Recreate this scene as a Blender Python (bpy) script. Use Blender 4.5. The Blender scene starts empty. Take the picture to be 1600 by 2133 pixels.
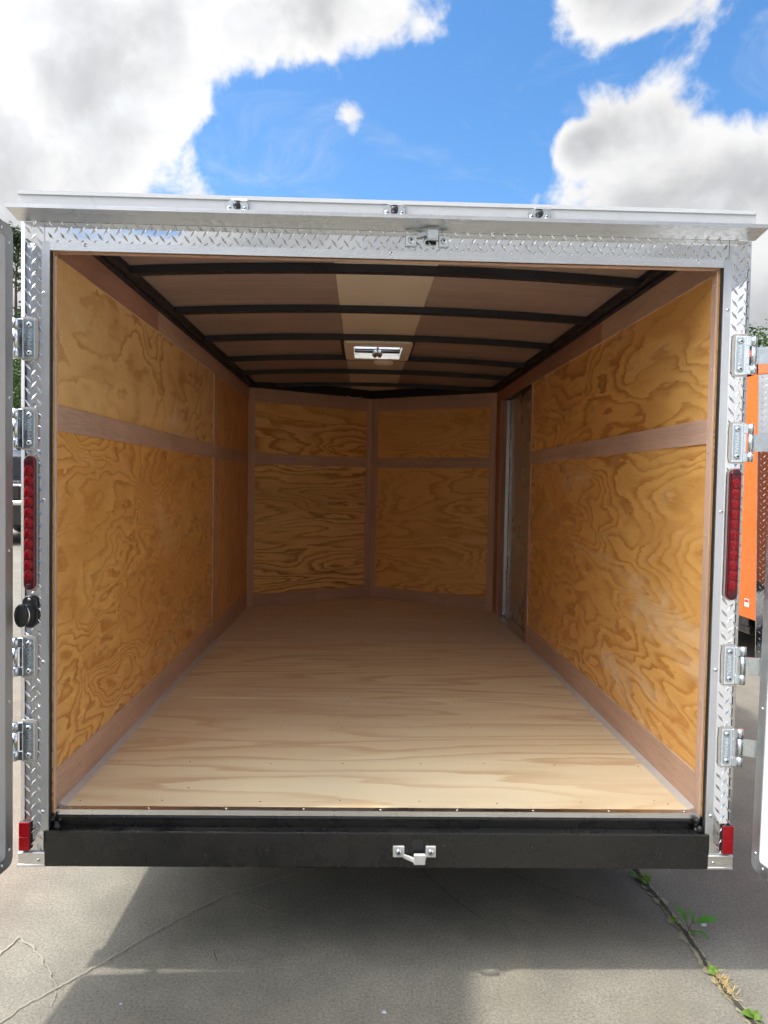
import bpy, bmesh, math, random
from mathutils import Vector, Matrix, noise
PI = math.pi
R = math.radians
random.seed(7)
scene = bpy.context.scene
COL = scene.collection
G = 0.475                       # height of the trailer floor above the ground

# ------------------------------------------------------------------ camera
cam = bpy.data.cameras.new('camera')
cam.sensor_fit = 'HORIZONTAL'
cam.sensor_width = 36.0
cam.lens = 36.0 * 1597.4 / 1600.0
cam.clip_start = 0.02
cam.clip_end = 2000.0
camo = bpy.data.objects.new('camera', cam)
COL.objects.link(camo)
yaw, pit, rol = 0.0277, -0.0368, 0.0182
fw = Vector((math.sin(yaw) * math.cos(pit), math.cos(yaw) * math.cos(pit), math.sin(pit)))
r0 = Vector((math.cos(yaw), -math.sin(yaw), 0))
u0 = r0.cross(fw)
rr = r0 * math.cos(rol) + u0 * math.sin(rol)
uu = -r0 * math.sin(rol) + u0 * math.cos(rol)
M = Matrix((rr, uu, -fw)).transposed().to_4x4()
M.translation = Vector((-0.0696, -2.2652, 0.9901 + G))
camo.matrix_world = M
scene.camera = camo

# ------------------------------------------------------------------ light and exposure
SUN_TO = Vector((-0.63, -0.045, 1.0)).normalized()      # direction towards the sun
SUN_EL = math.asin(SUN_TO.z)
SUN_AZ = math.atan2(SUN_TO.x, SUN_TO.y)
SKY_STRENGTH = 0.122
sun = bpy.data.lights.new('sun', 'SUN')
sun.energy = 2.0
sun.angle = R(2.0)
sun.color = (1.0, 0.95, 0.87)
suno = bpy.data.objects.new('sun', sun)
COL.objects.link(suno)
suno.rotation_euler = (-SUN_TO).to_track_quat('-Z', 'Y').to_euler()
suno.location = (-8, -2, 12)
vs = scene.view_settings
vs.view_transform = 'Standard'
vs.look = 'None'
vs.exposure = 1.12
vs.gamma = 1.0
vs.use_curve_mapping = False
cy = scene.cycles
cy.max_bounces = 12
cy.diffuse_bounces = 7
cy.glossy_bounces = 4
cy.transmission_bounces = 4
cy.caustics_reflective = False
cy.caustics_refractive = False
cy.sample_clamp_indirect = 8.0
cy.use_denoising = True
cy.use_adaptive_sampling = True
cy.adaptive_threshold = 0.03


class NT:
    """small helper to write node graphs"""
    def __init__(s, tree):
        s.t = tree
        tree.nodes.clear()

    def n(s, kind, **kw):
        nd = s.t.nodes.new(kind)
        for k, v in kw.items():
            setattr(nd, k, v)
        return nd

    def link(s, a, b):
        s.t.links.new(a, b)

    def put(s, sock, v):
        if isinstance(v, bpy.types.NodeSocket):
            s.link(v, sock)
        elif isinstance(v, (tuple, list)) and len(v) == 3 and len(sock.default_value) == 4:
            sock.default_value = (*v, 1)
        else:
            sock.default_value = v

    def m(s, op, a, b=None, c=None, clamp=False):
        nd = s.n('ShaderNodeMath', operation=op)
        nd.use_clamp = clamp
        for i, v in enumerate((a, b, c)):
            if v is not None:
                s.put(nd.inputs[i], v)
        return nd.outputs[0]

    def vm(s, op, a, b=None, out=0):
        nd = s.n('ShaderNodeVectorMath', operation=op)
        s.put(nd.inputs[0], a)
        if b is not None:
            s.put(nd.inputs[1], b)
        return nd.outputs[out]

    def mix(s, f, a, b, blend='MIX'):
        nd = s.n('ShaderNodeMix', data_type='RGBA', blend_type=blend)
        s.put(nd.inputs[0], f)
        s.put(nd.inputs[6], a)
        s.put(nd.inputs[7], b)
        return nd.outputs[2]

    def noise(s, vec, scale, detail=4, rough=0.55, dist=0.0, lac=2.0, out=0):
        nd = s.n('ShaderNodeTexNoise')
        s.put(nd.inputs['Vector'], vec)
        s.put(nd.inputs['Scale'], scale)
        nd.inputs['Detail'].default_value = detail
        nd.inputs['Roughness'].default_value = rough
        nd.inputs['Distortion'].default_value = dist
        nd.inputs['Lacunarity'].default_value = lac
        return nd.outputs[out]

    def smooth(s, v, a, b, lo=0.0, hi=1.0):
        nd = s.n('ShaderNodeMapRange', interpolation_type='SMOOTHSTEP')
        s.put(nd.inputs[0], v)
        for i, x in enumerate((a, b, lo, hi)):
            nd.inputs[i + 1].default_value = x
        return nd.outputs[0]

    def ramp(s, f, stops, interp='LINEAR'):
        nd = s.n('ShaderNodeValToRGB')
        nd.color_ramp.interpolation = interp
        el = nd.color_ramp.elements
        while len(el) > 1:
            el.remove(el[-1])
        for i, (p, c) in enumerate(stops):
            e = el[0] if i == 0 else el.new(p)
            e.position = p
            e.color = (*c, 1) if len(c) == 3 else c
        s.put(nd.inputs[0], f)
        return nd.outputs[0]


# ------------------------------------------------------------------ sky with broken cumulus
world = bpy.data.worlds.new('World')
scene.world = world
world.use_nodes = True
w = NT(world.node_tree)
out = w.n('ShaderNodeOutputWorld')
bg = w.n('ShaderNodeBackground')
bg.inputs[1].default_value = SKY_STRENGTH
w.link(bg.outputs[0], out.inputs[0])
sky = w.n('ShaderNodeTexSky', sky_type='NISHITA')
sky.sun_disc = False
sky.sun_elevation = SUN_EL
sky.sun_rotation = SUN_AZ
sky.air_density = 1.0
sky.dust_density = 1.0
sky.ozone_density = 2.2
hs = w.n('ShaderNodeHueSaturation')
hs.inputs['Saturation'].default_value = 1.28
hs.inputs['Value'].default_value = 0.92
w.link(sky.outputs[0], hs.inputs['Color'])
tc = w.n('ShaderNodeTexCoord')
d = w.vm('NORMALIZE', tc.outputs['Generated'])
sp = w.n('ShaderNodeSeparateXYZ')
w.link(d, sp.inputs[0])
az = w.m('MULTIPLY', w.m('ARCTAN2', sp.outputs[0], sp.outputs[1]), 180 / PI)
el = w.m('MULTIPLY', w.m('ARCSINE', sp.outputs[2]), 180 / PI)


def blob(a, e, ra, re, wt):
    x = w.m('DIVIDE', w.m('SUBTRACT', az, a), ra)
    y = w.m('DIVIDE', w.m('SUBTRACT', el, e), re)
    q = w.m('ADD', w.m('MULTIPLY', x, x), w.m('MULTIPLY', y, y))
    return w.m('MULTIPLY', w.m('EXPONENT', w.m('MULTIPLY', q, -1.0)), wt)


CLOUDS = [(-22, 30, 9, 5.5, 1.0), (-7, 31.0, 8.0, 3.6, 0.95), (-20, 23.5, 6.5, 4.5, 0.9), (-25, 18, 7, 4, 0.8),
          (-14.5, 26.0, 4.0, 3.0, 0.5), (1.0, 30.5, 3.6, 2.6, 0.5), (-1.0, 25.0, 2.2, 1.6, 0.78),
          (19.5, 31.2, 9.0, 2.5, 1.1), (19.0, 24.2, 4.4, 2.6, 1.05), (14.8, 22.6, 2.2, 1.6, 0.75), (26.5, 19.5, 4.0, 3.6, 0.95),
          (20.0, 19.0, 6.5, 2.2, 0.9), (15.0, 23.4, 1.8, 1.0, 0.5), (-10, 18.6, 4.0, 1.2, 0.6),
          (6.0, 23.5, 9, 5.0, -0.75), (10.5, 29.0, 2.6, 3.5, -0.55), (29, 25.4, 3.0, 1.0, -0.5), (-8.5, 23.5, 3.4, 2.6, -0.65)]
acc = None
for c in CLOUDS:
    b = blob(*c)
    acc = b if acc is None else w.m('ADD', acc, b)
win = blob(1.0, 24.0, 34.0, 13.0, 1.5)
win = w.m('MINIMUM', win, 1.0)
broad = w.noise(d, 2.6, 2, 0.5)
broad = w.m('MULTIPLY', w.m('SUBTRACT', broad, 0.42), 5.2)
# cumulus rows close up towards the horizon; added cover fills the interior with light
broad = w.m('ADD', broad, w.m('MULTIPLY', w.m('MAXIMUM', w.m('SUBTRACT', 1.0, w.m('DIVIDE', el, 30.0)), 0.0), 1.2))
base = w.m('ADD', w.m('MULTIPLY', acc, win), w.m('MULTIPLY', broad, w.m('SUBTRACT', 1.0, win)))
fb = w.noise(d, 11.0, 8, 0.56, 0.25)
fb2 = w.noise(w.vm('ADD', d, tuple(SUN_TO * 0.035)), 11.0, 4, 0.5, 0.25)
dens = w.m('ADD', base, w.m('MULTIPLY', w.m('SUBTRACT', fb, 0.5), 2.5))
veil = w.smooth(w.noise(w.vm('MULTIPLY', d, (1.0, 1.0, 2.0)), 6.0, 6, 0.6, 0.8), 0.48, 0.80, 0.0, 0.30)
cover = w.m('MAXIMUM', w.smooth(dens, 0.20, 0.64), veil)
thick = w.smooth(dens, 0.40, 1.25)
lit = w.m('MULTIPLY', w.m('SUBTRACT', fb, fb2), 1.3)
val = w.m('ADD', w.m('SUBTRACT', 0.90, w.m('MULTIPLY', thick, 0.50)), lit)
val = w.smooth(val, 0.10, 1.05, 0.38, 0.70)
# clouds brighten smoothly towards the sun; lobe boosted to light the trailer inside
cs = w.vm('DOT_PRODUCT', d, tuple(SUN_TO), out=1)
fill_boost = w.m('ADD', 1.0, w.m('MULTIPLY', w.m('POWER', w.m('MAXIMUM', cs, 0.0), 6.0), 20.0))
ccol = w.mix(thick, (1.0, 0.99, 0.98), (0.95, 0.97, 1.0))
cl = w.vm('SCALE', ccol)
w.link(w.m('MULTIPLY', w.m('MULTIPLY', val, fill_boost), 0.66 / SKY_STRENGTH), cl.node.inputs['Scale'])
world.cycles.sampling_method = 'MANUAL'
world.cycles.sample_map_resolution = 512
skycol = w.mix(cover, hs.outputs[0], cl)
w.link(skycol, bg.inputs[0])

# ------------------------------------------------------------------ materials
MATS = {}


def mat(name):
    mt = bpy.data.materials.new(name)
    mt.use_nodes = True
    g = NT(mt.node_tree)
    o = g.n('ShaderNodeOutputMaterial')
    b = g.n('ShaderNodeBsdfPrincipled')
    g.link(b.outputs[0], o.inputs[0])
    MATS[name] = mt
    return mt, g, b


def bump(g, b, h, strength=0.2, dist=0.01):
    bp = g.n('ShaderNodeBump')
    bp.inputs['Strength'].default_value = strength
    bp.inputs['Distance'].default_value = dist
    g.link(h, bp.inputs['Height'])
    g.link(bp.outputs[0], b.inputs['Normal'])


def ocoord(g, scale=(1, 1, 1), loc=(0, 0, 0), rot=(0, 0, 0)):
    t = g.n('ShaderNodeTexCoord')
    mp = g.n('ShaderNodeMapping')
    g.link(t.outputs['Object'], mp.inputs[0])
    mp.inputs['Location'].default_value = loc
    mp.inputs['Rotation'].default_value = rot
    mp.inputs['Scale'].default_value = scale
    return mp.outputs[0]


def plain(name, col, rough=0.5, metal=0.0, var=0.12, scale=30, bmp=0.0, spec=0.5, coat=0.0):
    mt, g, b = mat(name)
    v = ocoord(g)
    n1 = g.noise(v, scale, 5, 0.6)
    n2 = g.noise(v, scale * 0.13, 3, 0.5)
    f = g.m('ADD', g.m('MULTIPLY', n1, 0.5), g.m('MULTIPLY', n2, 0.5))
    lo = tuple(c * (1 - var) for c in col)
    hi = tuple(min(1, c * (1 + var)) for c in col)
    g.link(g.ramp(f, [(0.3, lo), (0.7, hi)]), b.inputs['Base Color'])
    g.link(g.smooth(n1, 0.3, 0.7, max(0.02, rough * 0.8), min(1, rough * 1.25)), b.inputs['Roughness'])
    b.inputs['Metallic'].default_value = metal
    b.inputs['Specular IOR Level'].default_value = spec
    b.inputs['Coat Weight'].default_value = coat
    if bmp:
        bump(g, b, n1, bmp, 0.002)
    return mt


def plywood(name, axis, seed, light, dark, rings=9.0, scale=1.0, stretch=3.0, rough=0.42, black=0.0, wob=0.9, jag=0.5, lo=0.35, pale=0.25):
    """rotary-cut softwood veneer: contour bands of a noise field, stretched along the grain"""
    mt, g, b = mat(name)
    st = [1.0, 1.0, 1.0]
    st[axis] = 1.0 / stretch
    v = ocoord(g, tuple(st), (seed * 3.17, seed * 1.93, seed * 2.41))
    wv = g.noise(v, 5.5 * scale, 3, 0.55, 0, out=1)
    vv = g.vm('ADD', v, g.vm('MULTIPLY', g.vm('SUBTRACT', wv, (0.5, 0.5, 0.5)), (0.10 * wob,) * 3))
    h = g.noise(vv, 1.9 * scale, 2.6, 0.48, 0.3)
    fibv = [1.0, 1.0, 1.0]
    fibv[axis] = 0.02
    fv = ocoord(g, tuple(fibv), (seed, seed * 2, seed * 3))
    fib = g.noise(fv, 330, 3, 0.6)
    jv = [1.0, 1.0, 1.0]
    jv[axis] = 0.10
    fib2 = g.noise(ocoord(g, tuple(jv), (seed, seed * 2, seed * 3)), 75, 3, 0.65)
    h2 = g.m('ADD', g.m('MULTIPLY', h, rings), g.m('MULTIPLY', g.m('SUBTRACT', fib2, 0.5), jag))
    s = g.m('FRACT', h2)
    band = g.ramp(s, [(0.0, (0.0,) * 3), (0.34, (0.06,) * 3), (0.60, (0.36,) * 3), (0.78, (0.86,) * 3), (0.90, (1.0,) * 3), (0.96, (0.55,) * 3), (1.0, (0.0,) * 3)])
    vary = g.noise(v, 2.3 * scale, 3, 0.55)
    amt = g.m('MULTIPLY', band, g.smooth(vary, 0.34, 0.60, lo, 1.0))
    patch = g.smooth(g.noise(vv, 1.5 * scale, 4, 0.6, 0.4), 0.50, 0.60, 0.0, 0.42)
    amt = g.m('MAXIMUM', amt, g.m('MULTIPLY', patch, g.m('ADD', 0.75, g.m('MULTIPLY', band, 0.5))))
    amt = g.m('ADD', amt, g.m('MULTIPLY', g.m('SUBTRACT', fib, 0.5), 0.42), clamp=True)
    c = g.mix(amt, light, dark)
    big = g.noise(v, 0.9, 3, 0.5)
    c = g.mix(g.smooth(big, 0.35, 0.68, 0.0, 0.45), c, tuple(x * y for x, y in zip(light, (0.84, 0.74, 0.68))))
    if black:
        bv = ocoord(g, tuple(st), (seed * 1.7, 0.3, seed * 0.7))
        bn = g.noise(g.vm('MULTIPLY', bv, (0.5, 0.5, 1.6)), 6, 5, 0.7)
        c = g.mix(g.m('MULTIPLY', g.smooth(bn, 0.60, 0.72), black), c, (0.07, 0.05, 0.035))
    scuff = g.noise(g.vm('ADD', v, (3.3, 1.1, 7.7)), 2.6, 6, 0.68, 0.5)
    scuff = g.m('MULTIPLY', g.smooth(scuff, 0.54, 0.70), g.m('ADD', 0.55, g.m('MULTIPLY', fib, 0.9)))
    c = g.mix(g.m('MULTIPLY', scuff, pale, clamp=True), c, tuple(min(1.0, x * 0.35 + 0.6 * y) for x, y in zip(light, (1.0, 0.86, 0.66))))
    vo = g.n('ShaderNodeTexVoronoi')
    vo.inputs['Scale'].default_value = 6.5
    g.link(ocoord(g, (1, 1, 1), (seed, 0.7 * seed, 0)), vo.inputs['Vector'])
    spk = g.smooth(vo.outputs['Distance'], 0.018, 0.032, 1.0, 0.0)
    c = g.mix(g.m('MULTIPLY', spk, 0.8), c, (0.07, 0.03, 0.012))
    g.link(c, b.inputs['Base Color'])
    rg = g.noise(v, 5.0, 4, 0.6)
    g.link(g.smooth(rg, 0.3, 0.7, rough * 0.7, rough * 1.35), b.inputs['Roughness'])
    b.inputs['Specular IOR Level'].default_value = 0.4
    bump(g, b, fib, 0.15, 0.0012)
    return mt


WL, WD = (0.91, 0.53, 0.165), (0.53, 0.20, 0.040)
FL, FD = (0.95, 0.82, 0.55), (0.74, 0.53, 0.30)
ply = [plywood('plywood_a', 1, 1.3, (0.90, 0.60, 0.26), (0.60, 0.30, 0.09), 13, 1.25, 2.0, rough=0.36, wob=1.3, lo=0.3, pale=0.7),
       plywood('plywood_b', 1, 2.1, WL, WD, 30, 1.35, 2.6, rough=0.30, wob=1.2, jag=0.6, lo=0.65, pale=0.3),
       plywood('plywood_c', 1, 3.7, WL, WD, 18, 1.15, 3.0, rough=0.30, jag=0.7, lo=0.5, pale=0.55),
       plywood('plywood_d', 1, 4.9, WL, WD, 26, 1.2, 3.4, rough=0.28, jag=0.7, lo=0.5, pale=0.65),
       plywood('plywood_e', 2, 5.3, (0.80, 0.44, 0.17), (0.54, 0.225, 0.07), 16, 1.4, 3.0)]
vply = [plywood('plywood_nose_a', 0, 6.1, (0.95, 0.60, 0.22), (0.58, 0.25, 0.06), 18, 1.5, 3.8, jag=0.9),
        plywood('plywood_nose_b', 0, 7.7, (0.97, 0.66, 0.27), (0.36, 0.135, 0.03), 30, 1.25, 6.0, black=0.7, jag=1.0, lo=0.6),
        plywood('plywood_nose_c', 0, 8.3, (0.95, 0.60, 0.22), (0.58, 0.25, 0.06), 22, 1.5, 4.0, jag=0.9),
        plywood('plywood_nose_d', 0, 9.9, (0.95, 0.60, 0.22), (0.58, 0.25, 0.06), 18, 1.4, 3.8, jag=0.9)]
fply = [plywood('plywood_floor_a', 0, 1.9, FL, FD, 11, 1.2, 6.0, rough=0.5, jag=0.5, lo=0.5, pale=0.5),
        plywood('plywood_floor_b', 0, 4.4, FL, FD, 15, 1.25, 7.0, rough=0.5, jag=0.6, lo=0.5, pale=0.5),
        plywood('plywood_floor_c', 0, 6.6, (0.95, 0.83, 0.63), (0.74, 0.56, 0.38), 38, 1.3, 10.0, rough=0.5, jag=0.9, lo=0.6)]


def luan(name, axis, seed, col):
    mt, g, b = mat(name)
    st = [1.0, 1.0, 1.0]
    st[axis] = 0.04
    v = ocoord(g, tuple(st), (seed, seed * 2.3, seed * 0.7))
    f1 = g.noise(v, 220, 4, 0.65)
    f2 = g.noise(v, 24, 3, 0.55)
    f3 = g.noise(ocoord(g), 2.2, 3, 0.55)
    f = g.m('ADD', g.m('MULTIPLY', f1, 0.5), g.m('ADD', g.m('MULTIPLY', f2, 0.3), g.m('MULTIPLY', f3, 0.3)))
    g.link(g.ramp(f, [(0.35, tuple(c * 0.66 for c in col)), (0.75, tuple(c * 1.28 for c in col))]), b.inputs['Base Color'])
    b.inputs['Roughness'].default_value = 0.62
    bump(g, b, f1, 0.12, 0.001)
    return mt


LC = (0.58, 0.385, 0.285)
lu_y = luan('luan_along', 1, 1.0, LC)
lu_z = luan('luan_upright', 2, 2.0, (0.63, 0.42, 0.31))
lu_x = luan('luan_across', 0, 3.0, LC)
lu_dark = luan('luan_red', 1, 4.0, (0.44, 0.235, 0.165))
cut_edge = plain('raw_wood_edge', (0.66, 0.52, 0.36), 0.7)
caulk = plain('grey_caulk', (0.60, 0.55, 0.50), 0.55, var=0.1, scale=40)


def metal(name, col, rough, brush_axis=None, dents=0.0, var=0.06):
    mt, g, b = mat(name)
    v = ocoord(g)
    st = [1.0, 1.0, 1.0]
    if brush_axis is not None:
        st = [6.0] * 3
        st[brush_axis] = 0.05
    n = g.noise(ocoord(g, tuple(st)), 45, 4, 0.6)
    n2 = g.noise(v, 6, 4, 0.6)
    f = g.m('ADD', g.m('MULTIPLY', n, 0.5), g.m('MULTIPLY', n2, 0.5))
    g.link(g.ramp(f, [(0.3, tuple(c * (1 - var) for c in col)), (0.7, tuple(min(1, c * (1 + var)) for c in col))]), b.inputs['Base Color'])
    b.inputs['Metallic'].default_value = 1.0
    b.inputs['Anisotropic'].default_value = 0.0
    g.link(g.smooth(f, 0.3, 0.7, rough * 0.7, rough * 1.35), b.inputs['Roughness'])
    if dents:
        bump(g, b, g.m('ADD', g.m('MULTIPLY', n2, 1.0), g.m('MULTIPLY', n, 0.08)), dents, 0.01)
    return mt


alu_x = metal('brushed_aluminium_across', (0.72, 0.72, 0.72), 0.30, 0)
alu_z = metal('brushed_aluminium_upright', (0.56, 0.58, 0.60), 0.40, 2)
alu_y = metal('brushed_aluminium_along', (0.78, 0.79, 0.80), 0.33, 1)
tread_m = metal('bright_tread_plate', (0.68, 0.69, 0.70), 0.06, None, 0.06)
zinc = metal('zinc_plated_steel', (0.70, 0.76, 0.80), 0.22, None, 0.12, 0.12)
zinc_dk = metal('zinc_dark_reflection', (0.40, 0.48, 0.54), 0.26, None, 0.1, 0.15)  # darker zinc copy, colour stands for the dark reflection in the leaf recess
cast = plain('cast_galvanised', (0.62, 0.62, 0.60), 0.55, 0.35, 0.12, 60, 0.2)
screw_m = metal('screw_steel', (0.74, 0.76, 0.78), 0.22)
dark_m = plain('dark_recess', (0.02, 0.02, 0.022), 0.6)  # near-black colour put in for shade in screw recesses and the bar hole
white_pt = plain('white_painted_aluminium', (0.80, 0.81, 0.82), 0.32, 0.0, 0.03, 20)
door_skin = plain('white_door_liner', (0.66, 0.67, 0.69), 0.38, 0.0, 0.03, 15)
rubber = plain('black_rubber', (0.018, 0.018, 0.02), 0.45, 0.0, 0.2, 50)
black_plastic = plain('black_plastic', (0.022, 0.023, 0.026), 0.38, 0.0, 0.2, 60)
bow_m = plain('dark_painted_steel', (0.018, 0.019, 0.026), 0.5, 0.0, 0.25, 40)
ceil_m = luan('ceiling_liner', 0, 5.0, (0.36, 0.285, 0.26))
strip_m = plain('cream_ceiling_strip', (0.68, 0.62, 0.53), 0.55, 0.0, 0.05, 12)
cream = plain('cream_plastic', (0.84, 0.79, 0.70), 0.45, 0.0, 0.04, 20)
orange = plain('orange_paint', (0.66, 0.125, 0.004), 0.28, 0.0, 0.03, 8, coat=0.4)
orange_dk = plain('orange_cap_paint', (0.55, 0.10, 0.006), 0.35, 0.0, 0.05, 8)
amber = plain('amber_lens', (0.85, 0.20, 0.01), 0.15, 0.0, 0.05, 30)
silver_label = plain('label_paper', (0.78, 0.78, 0.76), 0.5)
red_label = plain('label_red', (0.55, 0.04, 0.03), 0.5)
tyre_m = plain('tyre_rubber', (0.022, 0.022, 0.023), 0.7, 0.0, 0.25, 40, 0.2)
rim_m = plain('painted_rim', (0.55, 0.56, 0.57), 0.4, 0.4, 0.08, 30)
glass_m = plain('dark_glass', (0.012, 0.013, 0.015), 0.25, 0.0, 0.05, 5)
truck_paint = plain('black_truck_paint', (0.012, 0.012, 0.015), 0.18, 0.0, 0.1, 10, coat=0.6)
chrome = metal('chrome', (0.82, 0.82, 0.83), 0.10)
vent_glass, _g, _b = mat('translucent_vent_lid')
_n = _g.noise(ocoord(_g, (1, 5, 1)), 12, 3, 0.6)
_c = _g.ramp(_n, [(0.3, (0.80, 0.85, 0.90)), (0.7, (0.93, 0.95, 0.97))])
_g.link(_c, _b.inputs['Base Color'])
_b.inputs['Roughness'].default_value = 0.25
_t = _g.n('ShaderNodeBsdfTranslucent')
_g.link(_c, _t.inputs[0])
_m = _g.n('ShaderNodeMixShader')
_m.inputs[0].default_value = 0.88
_g.link(_b.outputs[0], _m.inputs[1])
_g.link(_t.outputs[0], _m.inputs[2])
_g.link(_m.outputs[0], [x for x in _g.t.nodes if x.type == 'OUTPUT_MATERIAL'][0].inputs[0])


def bumper_paint():
    mt, g, b = mat('satin_black_enamel')
    v = ocoord(g)
    n = g.noise(v, 14, 5, 0.6)
    n2 = g.noise(v, 2.5, 3, 0.55)
    c = g.ramp(n2, [(0.35, (0.010, 0.010, 0.011)), (0.7, (0.020, 0.019, 0.017))])
    dust = g.noise(v, 55, 6, 0.7)
    c = g.mix(g.smooth(dust, 0.55, 0.78, 0.0, 0.30), c, (0.15, 0.135, 0.11))
    vo = g.n('ShaderNodeTexVoronoi')
    vo.inputs['Scale'].default_value = 26
    g.link(v, vo.inputs['Vector'])
    c = g.mix(g.smooth(vo.outputs['Distance'], 0.02, 0.05, 0.8, 0.0), c, (0.34, 0.32, 0.28))
    g.link(c, b.inputs['Base Color'])
    g.link(g.smooth(n, 0.3, 0.7, 0.18, 0.44), b.inputs['Roughness'])
    bump(g, b, g.m('ADD', n, g.m('MULTIPLY', g.noise(v, 3.0, 2, 0.5), 2.0)), 0.14, 0.005)
    return mt


enamel = bumper_paint()


def lens_mat(name, col, rough, em=0.0):
    mt, g, b = mat(name)
    v = ocoord(g)
    n = g.noise(v, 120, 3, 0.6)
    g.link(g.ramp(n, [(0.3, tuple(c * 0.75 for c in col)), (0.7, col)]), b.inputs['Base Color'])
    b.inputs['Roughness'].default_value = rough
    b.inputs['Coat Weight'].default_value = 0.12
    b.inputs['Coat Roughness'].default_value = 0.06
    b.inputs['Specular IOR Level'].default_value = 0.3
    return mt


red_shell = lens_mat('red_lamp_shell', (0.13, 0.0015, 0.009), 0.22)
red_lens = lens_mat('red_led_lens', (0.30, 0.0015, 0.008), 0.16)
red_refl = lens_mat('red_reflector', (0.38, 0.003, 0.010), 0.3)


def concrete():
    mt, g, b = mat('weathered_concrete')
    v = ocoord(g)
    big = g.noise(v, 0.55, 5, 0.6)
    mid = g.noise(v, 4.5, 6, 0.62)
    fine = g.noise(v, 120, 4, 0.75)
    vfine = g.noise(v, 420, 2, 0.6)
    f = g.m('ADD', g.m('MULTIPLY', big, 0.45), g.m('MULTIPLY', mid, 0.55))
    c = g.ramp(f, [(0.32, (0.150, 0.142, 0.119)), (0.52, (0.200, 0.188, 0.155)), (0.70, (0.255, 0.238, 0.192))])
    c = g.mix(0.8, c, g.ramp(fine, [(0.32, (0.52, 0.52, 0.53)), (0.5, (1.0, 1.0, 1.0)), (0.68, (1.40, 1.38, 1.33))]), 'MULTIPLY')
    vo = g.n('ShaderNodeTexVoronoi')
    vo.inputs['Scale'].default_value = 85
    g.link(v, vo.inputs['Vector'])
    c = g.mix(g.m('MULTIPLY', g.smooth(vo.outputs['Distance'], 0.08, 0.22, 1.0, 0.0), g.smooth(mid, 0.4, 0.6, 0.1, 0.75)), c, (0.10, 0.095, 0.085))
    st = g.noise(g.vm('MULTIPLY', v, (2.2, 0.9, 1)), 1.7, 6, 0.68, 0.6)
    c = g.mix(g.smooth(st, 0.56, 0.78, 0.0, 0.45), c, (0.28, 0.255, 0.165))
    st2 = g.noise(g.vm('ADD', v, (9, 3, 0)), 2.3, 5, 0.65, 0.4)
    c = g.mix(g.smooth(st2, 0.58, 0.80, 0.0, 0.5), c, (0.12, 0.115, 0.102))
    g.link(c, b.inputs['Base Color'])
    b.inputs['Roughness'].default_value = 0.86
    b.inputs['Specular IOR Level'].default_value = 0.25
    bump(g, b, g.m('ADD', g.m('MULTIPLY', fine, 0.6), g.m('MULTIPLY', vfine, 0.5)), 0.35, 0.002)
    return mt


conc = concrete()
seal = plain('pale_crack_fill', (0.27, 0.245, 0.20), 0.9, 0.0, 0.25, 40)
sand = plain('sandy_grit', (0.25, 0.235, 0.15), 0.95, 0.0, 0.45, 130)
soil = plain('dark_joint_soil', (0.045, 0.04, 0.032), 0.95, 0.0, 0.5, 120)


def leafm(name, c1, c2, trans=0.25):
    mt, g, b = mat(name)
    v = ocoord(g)
    n = g.noise(v, 6, 4, 0.6)
    n2 = g.noise(v, 0.7, 2, 0.5)
    f = g.m('ADD', g.m('MULTIPLY', n, 0.6), g.m('MULTIPLY', n2, 0.4))
    c = g.ramp(f, [(0.3, c1), (0.7, c2)])
    g.link(c, b.inputs['Base Color'])
    b.inputs['Roughness'].default_value = 0.55
    b.inputs['Specular IOR Level'].default_value = 0.3
    tr = g.n('ShaderNodeBsdfTranslucent')
    g.link(c, tr.inputs[0])
    mx = g.n('ShaderNodeMixShader')
    mx.inputs[0].default_value = trans
    g.link(b.outputs[0], mx.inputs[1])
    g.link(tr.outputs[0], mx.inputs[2])
    o = [x for x in g.t.nodes if x.type == 'OUTPUT_MATERIAL'][0]
    g.link(mx.outputs[0], o.inputs[0])
    return mt


leaf_weed = leafm('weed_leaf', (0.05, 0.16, 0.02), (0.10, 0.28, 0.04))
leaf_small = leafm('small_weed_leaf', (0.10, 0.20, 0.02), (0.17, 0.29, 0.045))
straw = leafm('dry_grass', (0.42, 0.29, 0.13), (0.62, 0.50, 0.24))
stem_m = plain('weed_stem', (0.10, 0.075, 0.045), 0.6)
leaf_tree = [leafm('oak_leaf', (0.028, 0.06, 0.014), (0.075, 0.13, 0.03)), leafm('pine_needle', (0.025, 0.05, 0.018), (0.06, 0.10, 0.035)),
             leafm('bright_leaf', (0.05, 0.10, 0.015), (0.11, 0.18, 0.035))]
bark = plain('bark', (0.13, 0.095, 0.07), 0.9, 0.0, 0.4, 12, 0.4)
pebble_m = plain('pebble', (0.42, 0.43, 0.46), 0.6, 0.0, 0.3, 60)


# ------------------------------------------------------------------ mesh helpers
def obj(name, bm, m, parent=None, loc=(0, 0, 0), rot=None, smooth=False, recalc=True):
    if recalc:
        bmesh.ops.recalc_face_normals(bm, faces=bm.faces)
    me = bpy.data.meshes.new(name)
    bm.to_mesh(me)
    bm.free()
    ms = m if isinstance(m, (list, tuple)) else [m]
    for x in ms:
        me.materials.append(x)
    if smooth:
        me.polygons.foreach_set('use_smooth', [True] * len(me.polygons))
    return inst(name, me, parent, loc, rot)


def inst(name, me, parent=None, loc=(0, 0, 0), rot=None, scale=None):
    o = bpy.data.objects.new(name, me)
    COL.objects.link(o)
    o.location = loc
    if rot is not None:
        o.rotation_euler = rot
    if scale is not None:
        o.scale = scale if hasattr(scale, '__len__') else (scale,) * 3
    o.parent = parent
    return o


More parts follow.
